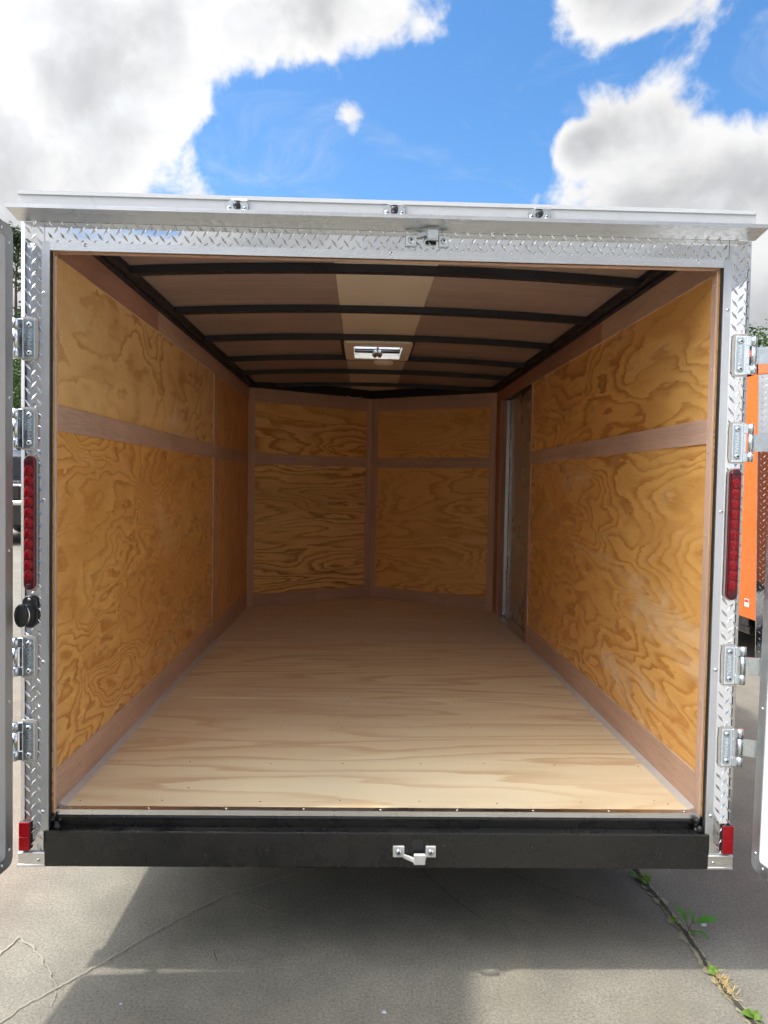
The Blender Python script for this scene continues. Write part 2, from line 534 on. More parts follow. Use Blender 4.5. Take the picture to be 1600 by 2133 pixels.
def empty(name, loc=(0, 0, 0), rz=0.0, parent=None):
    o = bpy.data.objects.new(name, None)
    o.empty_display_size = 0.1
    COL.objects.link(o)
    o.location = loc
    o.rotation_euler = (0, 0, rz)
    o.parent = parent
    return o


def tag(o, label=None, cat=None, group=None, kind=None):
    for k, v in (('label', label), ('category', cat), ('group', group), ('kind', kind)):
        if v:
            o[k] = v
    return o


def bmn():
    return bmesh.new()


def box(bm, x0, x1, y0, y1, z0, z1, bev=0.0, mi=0, seg=1):
    b2 = bmesh.new()
    vs_ = [b2.verts.new((x, y, z)) for x in (x0, x1) for y in (y0, y1) for z in (z0, z1)]
    for f in ((0, 1, 3, 2), (4, 6, 7, 5), (0, 4, 5, 1), (2, 3, 7, 6), (0, 2, 6, 4), (1, 5, 7, 3)):
        b2.faces.new([vs_[i] for i in f])
    bmesh.ops.recalc_face_normals(b2, faces=b2.faces)
    if bev:
        bmesh.ops.bevel(b2, geom=b2.edges[:], offset=bev, segments=seg, affect='EDGES', profile=0.6)
    merge(bm, b2, mi)


def merge(bm, b2, mi=0, mtx=None):
    mp = {}
    for v in b2.verts:
        mp[v] = bm.verts.new(mtx @ v.co if mtx else v.co)
    for f in b2.faces:
        try:
            nf = bm.faces.new([mp[v] for v in f.verts])
            nf.material_index = mi if mi else f.material_index
            nf.smooth = f.smooth
        except ValueError:
            pass
    b2.free()


def prism(bm, pts, ex, mi=0, bev=0.0):
    """polygon of 3D points extruded by vector ex"""
    b2 = bmesh.new()
    ex = Vector(ex)
    a = [b2.verts.new(Vector(p)) for p in pts]
    b = [b2.verts.new(Vector(p) + ex) for p in pts]
    b2.faces.new(a)
    b2.faces.new(b[::-1])
    n = len(a)
    for i in range(n):
        b2.faces.new((a[i], b[i], b[(i + 1) % n], a[(i + 1) % n]))
    bmesh.ops.recalc_face_normals(b2, faces=b2.faces)
    if bev:
        bmesh.ops.bevel(b2, geom=b2.edges[:], offset=bev, segments=1, affect='EDGES', profile=0.6)
    merge(bm, b2, mi)


def cyl(bm, p0, p1, r0_, r1_=None, seg=16, mi=0, caps=True, smooth=True):
    r1_ = r0_ if r1_ is None else r1_
    p0, p1 = Vector(p0), Vector(p1)
    ax = (p1 - p0).normalized()
    t = Vector((0, 0, 1)) if abs(ax.z) < 0.9 else Vector((1, 0, 0))
    a = ax.cross(t).normalized()
    b = ax.cross(a)
    ra, rb = [], []
    for i in range(seg):
        an = 2 * PI * i / seg
        dd = a * math.cos(an) + b * math.sin(an)
        ra.append(bm.verts.new(p0 + dd * r0_))
        rb.append(bm.verts.new(p1 + dd * r1_))
    for i in range(seg):
        f = bm.faces.new((ra[i], ra[(i + 1) % seg], rb[(i + 1) % seg], rb[i]))
        f.material_index = mi
        f.smooth = smooth
    if caps:
        for rg in (ra[::-1], rb):
            f = bm.faces.new(rg)
            f.material_index = mi


def lathe(bm, prof, seg=16, mi=0, axis='z', mtx=None, sx=1.0, smooth=True):
    """profile [(r, h)] spun about z; mtx places it"""
    rings = []
    for r_, h in prof:
        if r_ < 1e-6:
            v = Vector((0, 0, h))
            rings.append([bm.verts.new(mtx @ v if mtx else v)])
        else:
            rg = []
            for i in range(seg):
                an = 2 * PI * i / seg
                v = Vector((r_ * math.cos(an) * sx, r_ * math.sin(an), h))
                rg.append(bm.verts.new(mtx @ v if mtx else v))
            rings.append(rg)
    for a, b in zip(rings, rings[1:]):
        for i in range(seg):
            j = (i + 1) % seg
            if len(a) == 1 and len(b) == 1:
                continue
            if len(a) == 1:
                f = bm.faces.new((a[0], b[j], b[i]))
            elif len(b) == 1:
                f = bm.faces.new((a[i], a[j], b[0]))
            else:
                f = bm.faces.new((a[i], a[j], b[j], b[i]))
            f.material_index = mi
            f.smooth = smooth


def rounded(x0, x1, z0, z1, r, seg=5):
    """rounded rectangle outline in (x, z)"""
    pts = []
    for cx, cz, a0 in ((x1 - r, z1 - r, 0), (x0 + r, z1 - r, 90), (x0 + r, z0 + r, 180), (x1 - r, z0 + r, 270)):
        for i in range(seg + 1):
            a = R(a0 + 90 * i / seg)
            pts.append((cx + r * math.cos(a), cz + r * math.sin(a)))
    return pts


# a pan-head screw, axis along -y, unit radius
bm = bmn()
MY = Matrix.Rotation(R(90), 4, 'X')         # z -> -y
lathe(bm, [(1.0, 0.0), (1.0, 0.18), (0.86, 0.42), (0.55, 0.62), (0.36, 0.66)], 14, 0, mtx=MY)
lathe(bm, [(0.36, 0.66), (0.34, 0.40), (0.0, 0.36)], 6, 1, mtx=MY, smooth=False)
bmesh.ops.recalc_face_normals(bm, faces=bm.faces)
SCREW = bpy.data.meshes.new('screw')
bm.to_mesh(SCREW)
bm.free()
SCREW.materials.append(screw_m)
SCREW.materials.append(dark_m)


def screw(parent, x, y, z, r=0.005, rot=None):
    rz = random.uniform(0, 6.28)
    rt = rot if rot is not None else (0, 0, 0)
    return inst('screw', SCREW, parent, (x, y, z), rt, r)


# ------------------------------------------------------------------ ground
def ground_mesh():
    bm = bmn()
    s = 260
    v = [bm.verts.new((x, y, 0)) for x, y in ((-s, -s), (s, -s), (s, s), (-s, s))]
    bm.faces.new(v)
    return bm


ground = tag(obj('ground', ground_mesh(), conc), 'weathered grey concrete yard under the trailer', kind='structure')


def ribbon(name, pts, wd, z, m, parent, jit=0.004, step=0.012, taper=True, seed=0, wvar=0.5):
    rnd = random.Random(seed)
    P = [Vector((p[0], p[1], 0)) for p in pts]
    path = []
    for a, b in zip(P, P[1:]):
        n = max(1, int((b - a).length / step))
        for i in range(n):
            path.append(a.lerp(b, i / n))
    path.append(P[-1])
    bm = bmn()
    prev = None
    N = len(path)
    for i, p in enumerate(path):
        t = (path[min(i + 1, N - 1)] - path[max(i - 1, 0)]).normalized()
        nrm = Vector((-t.y, t.x, 0))
        f = noise.noise(Vector((p.x * 30, p.y * 30, seed)))
        c = p + nrm * f * jit + nrm * rnd.uniform(-jit, jit) * 0.35
        ww = wd * (1 + wvar * noise.noise(Vector((p.x * 55, p.y * 55, seed + 9))) + rnd.uniform(-wvar, wvar) * 0.4)
        if taper:
            ww *= min(1, 0.25 + 4 * min(i, N - 1 - i) / N)
        ww = max(ww, wd * 0.15)
        va = bm.verts.new((c.x + nrm.x * ww / 2, c.y + nrm.y * ww / 2, z))
        vb = bm.verts.new((c.x - nrm.x * ww / 2, c.y - nrm.y * ww / 2, z))
        if prev:
            bm.faces.new((prev[0], va, vb, prev[1]))
        prev = (va, vb)
    return obj(name, bm, m, parent)


V1 = [(-1.9, -0.35), (-1.45, -0.12), (-1.157, 0.063), (-1.138, 0.15), (-1.071, 0.099), (-0.984, -0.007), (-0.924, -0.093), (-0.905, -0.184)]
V2 = [(-1.6, -0.75), (-1.2, -0.4), (-1.018, -0.236), (-0.976, -0.154), (-0.926, -0.098), (-0.836, 0.016), (-0.744, 0.151), (-0.626, 0.302), (-0.531, 0.409), (-0.437, 0.458), (-0.2, 0.62), (0.1, 0.9)]
V3 = [(-0.66, 0.62), (-0.605, 0.524), (-0.525, 0.419), (-0.473, 0.363), (-0.366, 0.304), (-0.27, 0.26)]
for i, (v, wd) in enumerate(((V1, 0.006), (V2, 0.0042), (V3, 0.003))):
    ribbon('crack', v, wd, 0.004 + 0.0004 * i, seal, ground, 0.006, 0.01, seed=i + 1)
for i, v in enumerate(([(0.12, 0.7), (0.18, 0.583), (0.268, 0.399), (0.37, 0.236)], [(-0.511, 0.088), (-0.492, 0.029)], [(0.45, 0.62), (0.62, 0.47), (0.82, 0.33)])):
    ribbon('crack', v, 0.0022, 0.0036, soil, ground, 0.005, 0.012, seed=i + 21)
J = [(1.03, 14), (1.01, 5), (1.004, 1.2), (1.003, 0.616), (1.0, 0.468), (1.012, 0.341), (1.012, 0.238), (1.015, 0.13), (1.012, 0.019), (1.010, -0.05), (1.012, -0.136), (1.021, -0.215), (1.029, -0.289), (1.04, -0.8), (1.05, -3)]
ribbon('joint_edge', J, 0.030, 0.004, sand, ground, 0.010, 0.012, False, 31, 0.9)
ribbon('joint', J, 0.013, 0.0075, soil, ground, 0.005, 0.010, False, 32, 0.7)

# ------------------------------------------------------------------ the cargo trailer
T = tag(empty('cargo_trailer', (0, 0, G)), 'enclosed cargo trailer seen from behind with both rear doors open and plywood inside', 'trailer')
C = 0.974                     # inner half width
NY, NC = 3.76, 4.41           # where the nose starts, and its centre

# floor sheets
YF = [0.028, 1.222, 2.442, 3.74]
for i in range(3):
    bm = bmn()
    box(bm, -C - 0.01, C + 0.01, YF[i] + 0.0022, YF[i + 1] - 0.0022, -0.018, 0.0, 0.0012)
    obj('floor_panel', bm, fply[(0, 1, 2)[i]], T)
bm = bmn()
prism(bm, [(-C - 0.01, YF[3] + 0.002, -0.018), (C + 0.01, YF[3] + 0.002, -0.018), (C + 0.01, NY, -0.018), (0, NC + 0.02, -0.018), (-C - 0.01, NY, -0.018)], (0, 0, 0.018))
obj('floor_panel', bm, fply[2], T)
bm = bmn()
box(bm, -C - 0.05, C + 0.05, 0.03, NY, -0.05, -0.022)
obj('subfloor', bm, bow_m, T)
# metal threshold
bm = bmn()
prism(bm, [(-C, 0.010, -0.012), (-C, 0.010, 0.0035), (-C, 0.036, 0.0035), (-C, 0.036, 0.0008), (-C, 0.012, 0.0008), (-C, 0.012, -0.012)], (2 * C, 0, 0))
th = obj('threshold_strip', bm, alu_x, T)
for x in [-0.93 + 0.2325 * i for i in range(9)]:
    screw(th, x, 0.024, 0.0035, 0.0038, (R(-90), 0, 0))

# side walls: plywood panels
ZB0, ZB1 = 1.128, 1.205       # middle batten
ZT0, ZT1 = 1.632, 1.72        # top batten
ZP = 0.118                    # base board top


def wallbox(name, s, y0, y1, z0, z1, m, th=0.006, off=0.0, bev=0.0008, parent=T):
    bm = bmn()
    xa, xb = s * (C - off), s * (C - off + th)
    box(bm, min(xa, xb), max(xa, xb), y0, y1, z0, z1, bev)
    return obj(name, bm, m, parent)


wallbox('wall_panel', -1, 0.006, 2.40, 1.167, 1.73, ply[0])
wallbox('wall_panel', -1, 0.006, 2.40, -0.005, 1.1665, ply[1])
wallbox('wall_panel', -1, 2.403, NY + 0.01, 1.167, 1.73, ply[4])
wallbox('wall_panel', -1, 2.403, NY + 0.01, -0.005, 1.1665, ply[4])
wallbox('wall_panel', 1, 0.006, 2.50, 1.167, 1.73, ply[2])
wallbox('wall_panel', 1, 0.006, 2.50, -0.005, 1.1665, ply[3])
wallbox('wall_panel', 1, 3.535, NY + 0.01, -0.005, 1.73, ply[4])
wallbox('wall_panel', 1, 2.503, 3.532, 1.655, 1.73, ply[4])
BT = 0.0055
for s in (-1, 1):
    e1 = 2.375 if s < 0 else 2.478
    wallbox('batten', s, 0.040 if s > 0 else 0.017, e1 - 0.001, ZB0, ZB1, lu_y, BT, BT)
    wallbox('batten', s, 0.006, 1.112, ZT0, ZT1, lu_dark if s < 0 else lu_y, BT, BT)
    wallbox('batten', s, 1.1135, NY - 0.01, ZT0, ZT1, lu_y if s < 0 else lu_dark, BT, BT)
    wallbox('base_board', s, 0.040 if s > 0 else 0.017, e1 - 0.001, 0.0, ZP, lu_y, BT, BT)
    wallbox('upright_batten', s, e1, e1 + 0.05 if s < 0 else 2.513, 0.0, ZT0 - 0.001, lu_z, BT, BT)
    # light line of raw edge beside the upright
    wallbox('rear_edge_trim', s, 0.004, 0.039 if s > 0 else 0.016, 0.0, ZT0 - 0.001, lu_z, BT, BT + 0.0005)
wallbox('base_board', -1, 2.426, NY - 0.02, 0.0, ZP, lu_y, BT, BT)
wallbox('batten', -1, 2.426, NY - 0.02, ZB0, ZB1, lu_y, BT, BT)
wallbox('upright_batten', 1, 3.52, 3.60, 0.0, ZT0 - 0.001, lu_z, BT, BT)
wallbox('upright_batten', 1, 3.604, NY - 0.02, 0.0, ZT0 - 0.001, lu_dark, BT, BT + 0.001)
# caulk bead along the floor
for s in (-1, 1):
    bm = bmn()
    prism(bm, [(s * (C - BT), 0.037, 0.0), (s * (C - BT), 0.037, 0.012), (s * (C - 0.024), 0.037, 0.0015), (s * (C - 0.024), 0.037, 0.0002)], (0, 2.43, 0))
    obj('caulk_bead', bm, caulk, T)
# thin pale edges on top of base boards and under the top battens
for s in (-1, 1):
    e1 = 2.37 if s < 0 else 2.47
    wallbox('batten_edge', s, 0.041, e1, ZP, ZP + 0.0022, cut_edge, 0.004, BT - 0.001)
    wallbox('batten_edge', s, 0.041, 2.37, ZT0 - 0.0022, ZT0, cut_edge, 0.004, BT - 0.001)
wallbox('batten_edge', -1, 1.1122, 1.1134, ZT0, ZT1, cut_edge, 0.005, BT)
wallbox('batten_edge', -1, 2.3715, 2.3745, ZP, ZT0 - 0.003, cut_edge, 0.004, BT)
wallbox('batten_edge', 1, 2.4745, 2.4775, ZP, ZT0 - 0.003, cut_edge, 0.004, BT)
# wall screws
for s in (-1, 1):
    for k in range(7):
        z = 0.1 + k * 0.25
        screw(T, s * (C - BT - 0.0006), 0.021 if s > 0 else 0.010, z, 0.0028, (0, 0, R(90) * -s))

# nail and screw heads in the sheets
def dots(name, pts, nrm, r_, m):
    bm = bmn()
    nrm = Vector(nrm)
    t = Vector((0, 0, 1)) if abs(nrm.z) < 0.5 else Vector((1, 0, 0))
    a = nrm.cross(t)
    b = nrm.cross(a)
    for p in pts:
        bm.faces.new([bm.verts.new(Vector(p) + nrm * 0.0006 + (a * math.cos(k * PI / 3) + b * math.sin(k * PI / 3)) * r_ * random.uniform(0.7, 1.3)) for k in range(6)])
    return tag(obj(name, bm, m, T), kind='stuff')


nail_m = plain('nail_head', (0.10, 0.075, 0.055), 0.5, 0.3)
fp = []
for yr in (0.09, 0.41, 0.81, 1.19, 1.26, 1.62, 2.02, 2.40, 2.48, 2.85, 3.25, 3.70):
    for k in range(8):
        fp.append((-0.91 + 0.26 * k + random.uniform(-0.03, 0.03), yr + random.uniform(-0.012, 0.012), 0.0))
dots('floor_screws', fp, (0, 0, 1), 0.0032, nail_m)
for s in (-1, 1):
    wp = []
    for yc in (0.41, 0.82, 1.22, 1.63, 2.03):
        for k in range(9):
            wp.append((s * C, yc + random.uniform(-0.012, 0.012), 0.20 + 0.17 * k + random.uniform(-0.03, 0.03)))
    dots('wall_nails', [p for p in wp if not ZB0 - 0.01 < p[2] < ZB1 + 0.01 and p[2] < ZT0], (-s, 0, 0), 0.0027, nail_m)
    dots('batten_nails', [(s * (C - BT), 0.2 + 0.2 * k, z + random.uniform(-0.02, 0.02)) for k in range(11) for z in (0.06, 1.166, 1.676)], (-s, 0, 0), 0.0024, nail_m)

# V nose
for s in (-1, 1):
    ang = math.atan2(NC - NY, -s * -C) if False else math.atan2(NC - NY, C)
    L = math.hypot(C, NC - NY)
    base = empty('nose_wall', (s * C, NY, 0), 0, T)
    # local x runs from the side wall to the nose centre, local -y faces the room
    base.rotation_euler = (0, 0, ang if s < 0 else -ang)
    q = 1 if s < 0 else -1

    def nbox(name, a, b, z0, z1, m, y0=0.0, y1=0.006, bev=0.0008):
        bm = bmn()
        xa, xb = sorted((q * a, q * b))
        box(bm, xa, xb, y0, y1, z0, z1, bev)
        return obj(name, bm, m, base)
    nbox('wall_panel', 0, L, 1.167, 1.74, vply[0 if s < 0 else 2])
    nbox('wall_panel', 0, L, -0.005, 1.1665, vply[1 if s < 0 else 3])
    nbox('upright_batten', 0.004, 0.058, 0.0, 1.72, lu_z, -BT, 0)
    nbox('upright_batten', L - 0.062, L - 0.004, 0.0, 1.72, lu_z, -BT, 0)
    nbox('batten', 0.059, L - 0.063, 1.612, 1.72, lu_x, -BT, 0)
    nbox('batten', 0.059, L - 0.063, 1.128, 1.212, lu_x, -BT, 0)
    nbox('base_board', 0.059, L - 0.063, 0.003, 0.098, lu_x, -BT, 0)
    nbox('batten_edge', 0.0, L, 0.0002, 0.0028, cut_edge, -BT - 0.003, 0.0)

# side door in the right wall
dr = empty('side_door', (0, 0, 0), 0, T)
bm = bmn()
box(bm, 1.030, 1.040, 2.45, 3.56, -0.02, 1.66, 0.001)
obj('door_liner', bm, plain('door_liner_sheet', (0.50, 0.44, 0.38), 0.30, 0.35, 0.015, 3), dr)
bm = bmn()
box(bm, 1.000, 1.0285, 3.496, 3.5175, 0.0, 1.645, 0.002)
obj('door_jamb', bm, alu_z, dr)
bm = bmn()
box(bm, C - 0.002, 0.9995, 3.5, 3.5185, 0.0, 1.645, 0.001)
obj('jamb_liner', bm, lu_dark, dr)
bm = bmn()
box(bm, C + 0.007, 1.0285, 2.505, 2.525, 0.0, 1.645, 0.002)
obj('door_jamb', bm, alu_z, dr)
bm = bmn()
box(bm, C - 0.002, 1.0285, 2.527, 3.498, 1.634, 1.648, 0.001)
obj('door_head', bm, bow_m, dr)
bm = bmn()
box(bm, C - 0.012, 1.0285, 2.527, 3.498, 0.0, 0.006, 0.001)
box(bm, 1.004, 1.0285, 2.527, 3.498, 0.0065, 0.022, 0.002)
obj('door_sill', bm, alu_y, dr)
for (y, z) in ((3.36, 1.38), (3.25, 1.38), (2.68, 0.92), (2.68, 0.82), (3.40, 0.30), (3.26, 0.27), (3.1, 1.58), (3.0, 0.06)):
    screw(dr, 1.030, y, z, 0.006, (0, 0, R(-90)))


# ceiling
def zc(x):
    return 1.789 - 0.030 * (x / 0.95) ** 2


def arched(bm, y0, y1, dz0, dz1, xa, xb, n=20):
    """slab that follows the roof crown"""
    prev = None
    for i in range(n + 1):
        x = xa + (xb - xa) * i / n
        ring = [bm.verts.new((x, y, zc(x) + dz)) for y, dz in ((y0, dz0), (y1, dz0), (y1, dz1), (y0, dz1))]
        if prev:
            for k in range(4):
                bm.faces.new((prev[k], prev[(k + 1) % 4], ring[(k + 1) % 4], ring[k]))
        else:
            bm.faces.new(ring)
        prev = ring
    bm.faces.new(prev[::-1])


YC = [0.052, 1.20, 2.40, 3.62, 4.5]
VY0, VY1, VX = 2.01, 2.39, 0.135      # opening of the roof vent
for i in range(4):
    bm = bmn()
    if i == 1:
        arched(bm, YC[i] + 0.001, VY0, 0, 0.006, -1.03, 1.03, 24)
        arched(bm, VY0 + 0.0005, YC[i + 1] - 0.001, 0, 0.006, -1.03, -VX, 10)
        arched(bm, VY0 + 0.0005, YC[i + 1] - 0.001, 0, 0.006, VX, 1.03, 10)
    else:
        arched(bm, YC[i] + 0.001, YC[i + 1] - 0.001, 0, 0.006, -1.03, 1.03, 24)
    obj('ceiling_panel', bm, ceil_m, T)
BOWS = [0.55, 1.20, 1.86, 2.53, 3.12, 3.82]
for y in BOWS:
    bm = bmn()
    arched(bm, y, y + 0.042, -0.030, -0.0025, -0.962, 0.962, 24)
    obj('roof_bow', bm, bow_m, T)
yy = [0.06] + BOWS
for i in range(7):
    a = yy[i] + (0.043 if i else 0)
    b = yy[i + 1] - 0.001 if i < 6 else 4.34
    if i == 3:
        continue
    bm = bmn()
    arched(bm, a, b, -0.0030, -0.0008, -0.188, 0.188, 6)
    obj('ceiling_strip', bm, strip_m, T)
for s in (-1, 1):
    bm = bmn()
    xs = [C + 0.01, C - 0.028, C - 0.028, C - 0.05, C - 0.05, C + 0.01]
    zs = [1.7205, 1.7205, 1.730, 1.730, 1.775, 1.775]
    prism(bm, [(s * x, 0.05, z) for x, z in zip(xs, zs)], (0, NY - 0.03, 0))
    obj('cove_rail', bm, bow_m, T)
    bm = bmn()
    A, B = Vector((s * C, NY - 0.01, 1.7205)), Vector((0, NC, 1.7205))
    prism(bm, [A, B, B + Vector((0, -0.06, 0)), A + Vector((0, -0.06, 0))], (0, 0, 0.065))
    obj('nose_rail', bm, bow_m, T)
    # loose wires tucked along the rail
    bm = bmn()
    prev = None
    for i in range(60):
        y = 0.3 + i * 0.058
        p = (s * (C - 0.055 - 0.006 * math.sin(i * 0.9)), y, 1.724 + 0.006 * math.sin(i * 0.55 + s))
        if prev:
            cyl(bm, prev, p, 0.0028, seg=6, caps=False)
        prev = p
    obj('wire', bm, rubber, T)
for k in range(3):
    bm = bmn()
    prev = None
    x0 = (-0.62, -0.22, 0.72)[k]
    for i in range(16):
        t = i / 15
        x = x0 + 0.12 * t
        yl = NC - (NC - NY) * abs(x) / C - 0.075
        p = (x, yl, 1.722 + 0.022 * math.sin(PI * t) * (1 if k != 1 else -0.9))
        if prev:
            cyl(bm, prev, p, 0.0022, seg=6, caps=False)
        prev = p
    obj('wire', bm, (rubber, cream, rubber)[k], T)

# roof vent and dome light
vt = empty('roof_vent', (0, 2.20, 1.744), 0, T)
bm = bmn()
po = rounded(-0.188, 0.188, -0.29, 0.29, 0.035)
pi_ = rounded(-0.135, 0.135, -0.20, 0.20, 0.012)
vo_ = [[bm.verts.new((x, y, z)) for x, y in po] for z in (0.028, 0.004)]
vi_ = [[bm.verts.new((x, y, z)) for x, y in pi_] for z in (0.0, 0.034)]
nn = len(po)
for i in range(nn):
    j = (i + 1) % nn
    bm.faces.new((vo_[0][i], vo_[0][j], vo_[1][j], vo_[1][i]))
    bm.faces.new((vo_[1][i], vo_[1][j], vi_[0][j], vi_[0][i]))
    bm.faces.new((vi_[0][i], vi_[0][j], vi_[1][j], vi_[1][i]))
obj('vent_frame', bm, cream, vt)
bm = bmn()
box(bm, -0.155, 0.155, -0.215, 0.215, 0.0815, 0.086, 0.002)
for sx in (-1, 1):
    box(bm, *sorted((sx * 0.1505, sx * 0.155)), -0.215, 0.215, 0.0695, 0.0814)
    box(bm, -0.15, 0.15, *sorted((sx * 0.2105, sx * 0.215)), 0.0695, 0.0814)
obj('vent_lid', bm, vent_glass, vt)
bm = bmn()
box(bm, -0.006, 0.006, -0.13, 0.02, 0.010, 0.020, 0.002)
box(bm, -0.022, 0.022, 0.02, 0.05, 0.004, 0.022, 0.003)
obj('crank_arm', bm, zinc, vt)
bm = bmn()
box(bm, -0.03, 0.03, 0.085, 0.125, 0.0, 0.024, 0.006)
cyl(bm, (-0.014, 0.105, 0.003), (-0.014, 0.105, -0.008), 0.008)
cyl(bm, (0.014, 0.105, 0.003), (0.014, 0.105, -0.008), 0.008)
obj('latch', bm, plain('bronze_latch', (0.16, 0.11, 0.07), 0.4, 0.6), vt)
bm = bmn()
for xa, xb, ya, yb in ((-0.21, 0.21, 1.904, VY0 - 0.0005), (-0.21, 0.21, VY1 + 0.0005, 2.528), (-0.21, -VX, VY0, VY1), (VX, 0.21, VY0, VY1)):
    arched(bm, ya, yb, -0.0025, -0.0004, xa, xb, 6)
obj('vent_backing', bm, bow_m, T)
bm = bmn()
lathe(bm, [(0.0, -0.030), (0.04, -0.028), (0.062, -0.018), (0.066, -0.004), (0.060, -0.0005), (0.0, -0.0005)], 24)
obj('dome_light', bm, cream, T, (0.045, 2.553, 1.758))

# ------------------------------------------------------------------ rear frame


def lozenge(bm, o, u, v, n, ang, ln=0.0150, wd=0.0037, hh=0.0019):
    ca, sa = math.cos(ang), math.sin(ang)
    a = u * ca + v * sa
    b = -u * sa + v * ca
    E0, E1 = bm.verts.new(o - a * ln), bm.verts.new(o + a * ln)
    S0, S1 = bm.verts.new(o - b * wd), bm.verts.new(o + b * wd)
    T0, T1 = bm.verts.new(o - a * ln * 0.52 + n * hh), bm.verts.new(o + a * ln * 0.52 + n * hh)
    for f in ((E0, S0, T0), (S0, T1, T0), (S0, E1, T1), (E1, S1, T1), (S1, T0, T1), (S1, E0, T0)):
        bm.faces.new(f)


def tread(name, parent, o, u, v, n, lu, lv, skip=None, pitch=0.0355, off=(0.0, 0.0)):
    bm = bmn()
    o, u, v, n = Vector(o), Vector(u), Vector(v), Vector(n)
    nu, nv = int(lu / pitch * 2) + 4, int(lv / pitch * 2) + 4
    for i in range(-1, nu):
        for j in range(-1, nv):
            if (i + j) % 2:
                continue
            a, b = (i * 0.5) * pitch + off[0], (j * 0.5) * pitch + off[1]
            if not (0.006 < a < lu - 0.006 and 0.006 < b < lv - 0.006):
                continue
            if skip and skip(a, b):
                continue
            lozenge(bm, o + u * a + v * b, u, v, n, R(52) if i % 2 == 0 else R(-52) + R(180))
    return tag(obj(name, bm, tread_m, parent), kind='stuff')


PO, PI_ = 1.067, 1.0005
PB = -0.118
for s in (-1, 1):
    bm = bmn()
    # slightly wavy thin sheet, folded round the corner
    n = 46
    prev = None
    for i in range(n + 1):
        z = PB + (1.7265 - PB) * i / n
        row = []
        for k in range(6):
            x = PI_ + (PO - PI_) * k / 5
            wv = 0.0007 * noise.noise(Vector((x * 20 * s, z * 5, 3.3 + s)))
            row.append(bm.verts.new((s * x, wv if 0 < k < 5 else 0, z)))
        row.append(bm.verts.new((s * PO, 0.075, z)))
        if prev:
            for k in range(6):
                f = bm.faces.new((prev[k], prev[k + 1], row[k + 1], row[k]))
                f.smooth = k < 5
        prev = row
    post = obj('corner_post', bm, tread_m, T)
    tread('tread_pattern', post, (s * PI_, -0.0004, PB), (s, 0, 0), (0, 0, 1), (0, -1, 0), PO - PI_, 1.7265 - PB, off=(0.012 if s < 0 else 0.004, 0.01))
    bm = bmn()
    box(bm, s * PI_ if s > 0 else -PO + 0.001, PO - 0.001 if s > 0 else -PI_, 0.004, 0.07, PB, 1.72)
    obj('post_core', bm, bow_m, post)
    # end cap
    bm = bmn()
    x0, x1 = sorted((s * 0.992, s * (PO + 0.006)))
    box(bm, x0, x1, -0.006, 0.078, -0.158, -0.1185, 0.002)
    box(bm, x0 - 0.0005, x1 + 0.0005, -0.0085, 0.079, -0.163, -0.1545, 0.002)
    box(bm, x0, x1, -0.0085, 0.0, -0.126, -0.119, 0.002)
    cap = obj('end_cap', bm, alu_x, T)
    screw(cap, s * 1.012, -0.006, -0.142, 0.0052)
    # marker lamp low on the post
    bm = bmn()
    x0, x1 = sorted((s * 1.035, s * 1.0705))
    box(bm, x0 + 0.001, x1 - 0.0005, -0.008, 0.0, -0.1135, -0.027, 0.003)
    ml = obj('marker_lamp', bm, black_plastic, T)
    for zz in (-0.1130, -0.0702):
        bm = bmn()
        box(bm, x0 + (0.002 if s < 0 else 0.002), x1 - 0.001, -0.0125, -0.0083, zz, zz + 0.0426, 0.0018)
        obj('reflector', bm, red_refl, ml)

# header plate
bm = bmn()
n = 60
prev = None
for i in range(n + 1):
    x = -PI_ + 0.002 + 2 * (PI_ - 0.002) * i / n
    row = [bm.verts.new((x, -0.0012 + 0.0005 * noise.noise(Vector((x * 6, z * 9, 1.7))), z)) for z in (1.655, 1.68, 1.705, 1.7262)]
    if prev:
        for k in range(3):
            f = bm.faces.new((prev[k], row[k], row[k + 1], prev[k + 1]))
            f.smooth = True
    prev = row
hd = obj('header_plate', bm, tread_m, T)
tread('tread_pattern', hd, (-PI_, -0.0014, 1.6605), (1, 0, 0), (0, 0, 1), (0, -1, 0), 2 * PI_, 0.072, off=(0.0, 0.0085))
bm = bmn()
box(bm, -PI_, PI_, 0.002, 0.046, 1.6555, 1.80)
obj('header_core', bm, bow_m, hd)

# door frame trim
for s in (-1, 1):
    bm = bmn()
    xs = [0.981, 1.004, 1.004, 0.984, 0.984, 0.981]
    ys = [-0.012, -0.012, -0.002, -0.002, 0.005, 0.005]
    zb = -0.052
    pts = [(s * x, y, zb) for x, y in zip(xs, ys)]
    prism(bm, pts, (0, 0, 1.668 - zb))
    ft = obj('frame_trim', bm, alu_z, T)
    for z in (0.005, 0.45, 0.925, 1.52):
        screw(ft, s * 0.9965, -0.012, z, 0.0058)
    # dark rubber in the gap
    bm = bmn()
    x0, x1 = sorted((s * 0.9778, s * 0.9808))
    box(bm, x0, x1, -0.004, 0.0055, -0.01, 1.641, 0.001)
    obj('door_seal', bm, rubber, T)
bm = bmn()
prism(bm, [(-0.9805, y, z) for y, z in ((-0.0125, 1.643), (-0.0125, 1.667), (-0.003, 1.667), (-0.003, 1.647), (0.004, 1.647), (0.004, 1.643))], (2 * 0.9805, 0, 0))
ft = obj('frame_trim', bm, alu_x, T)
for x in (-0.88, 0.0, 0.9):
    screw(ft, x, -0.0125, 1.660, 0.0058)
bm = bmn()
box(bm, -0.972, 0.972, 0.0045, 0.026, 1.6425, 1.652)
box(bm, -0.972, 0.972, 0.0465, 0.051, 1.6521, 1.79)
obj('header_liner', bm, lu_x, T)

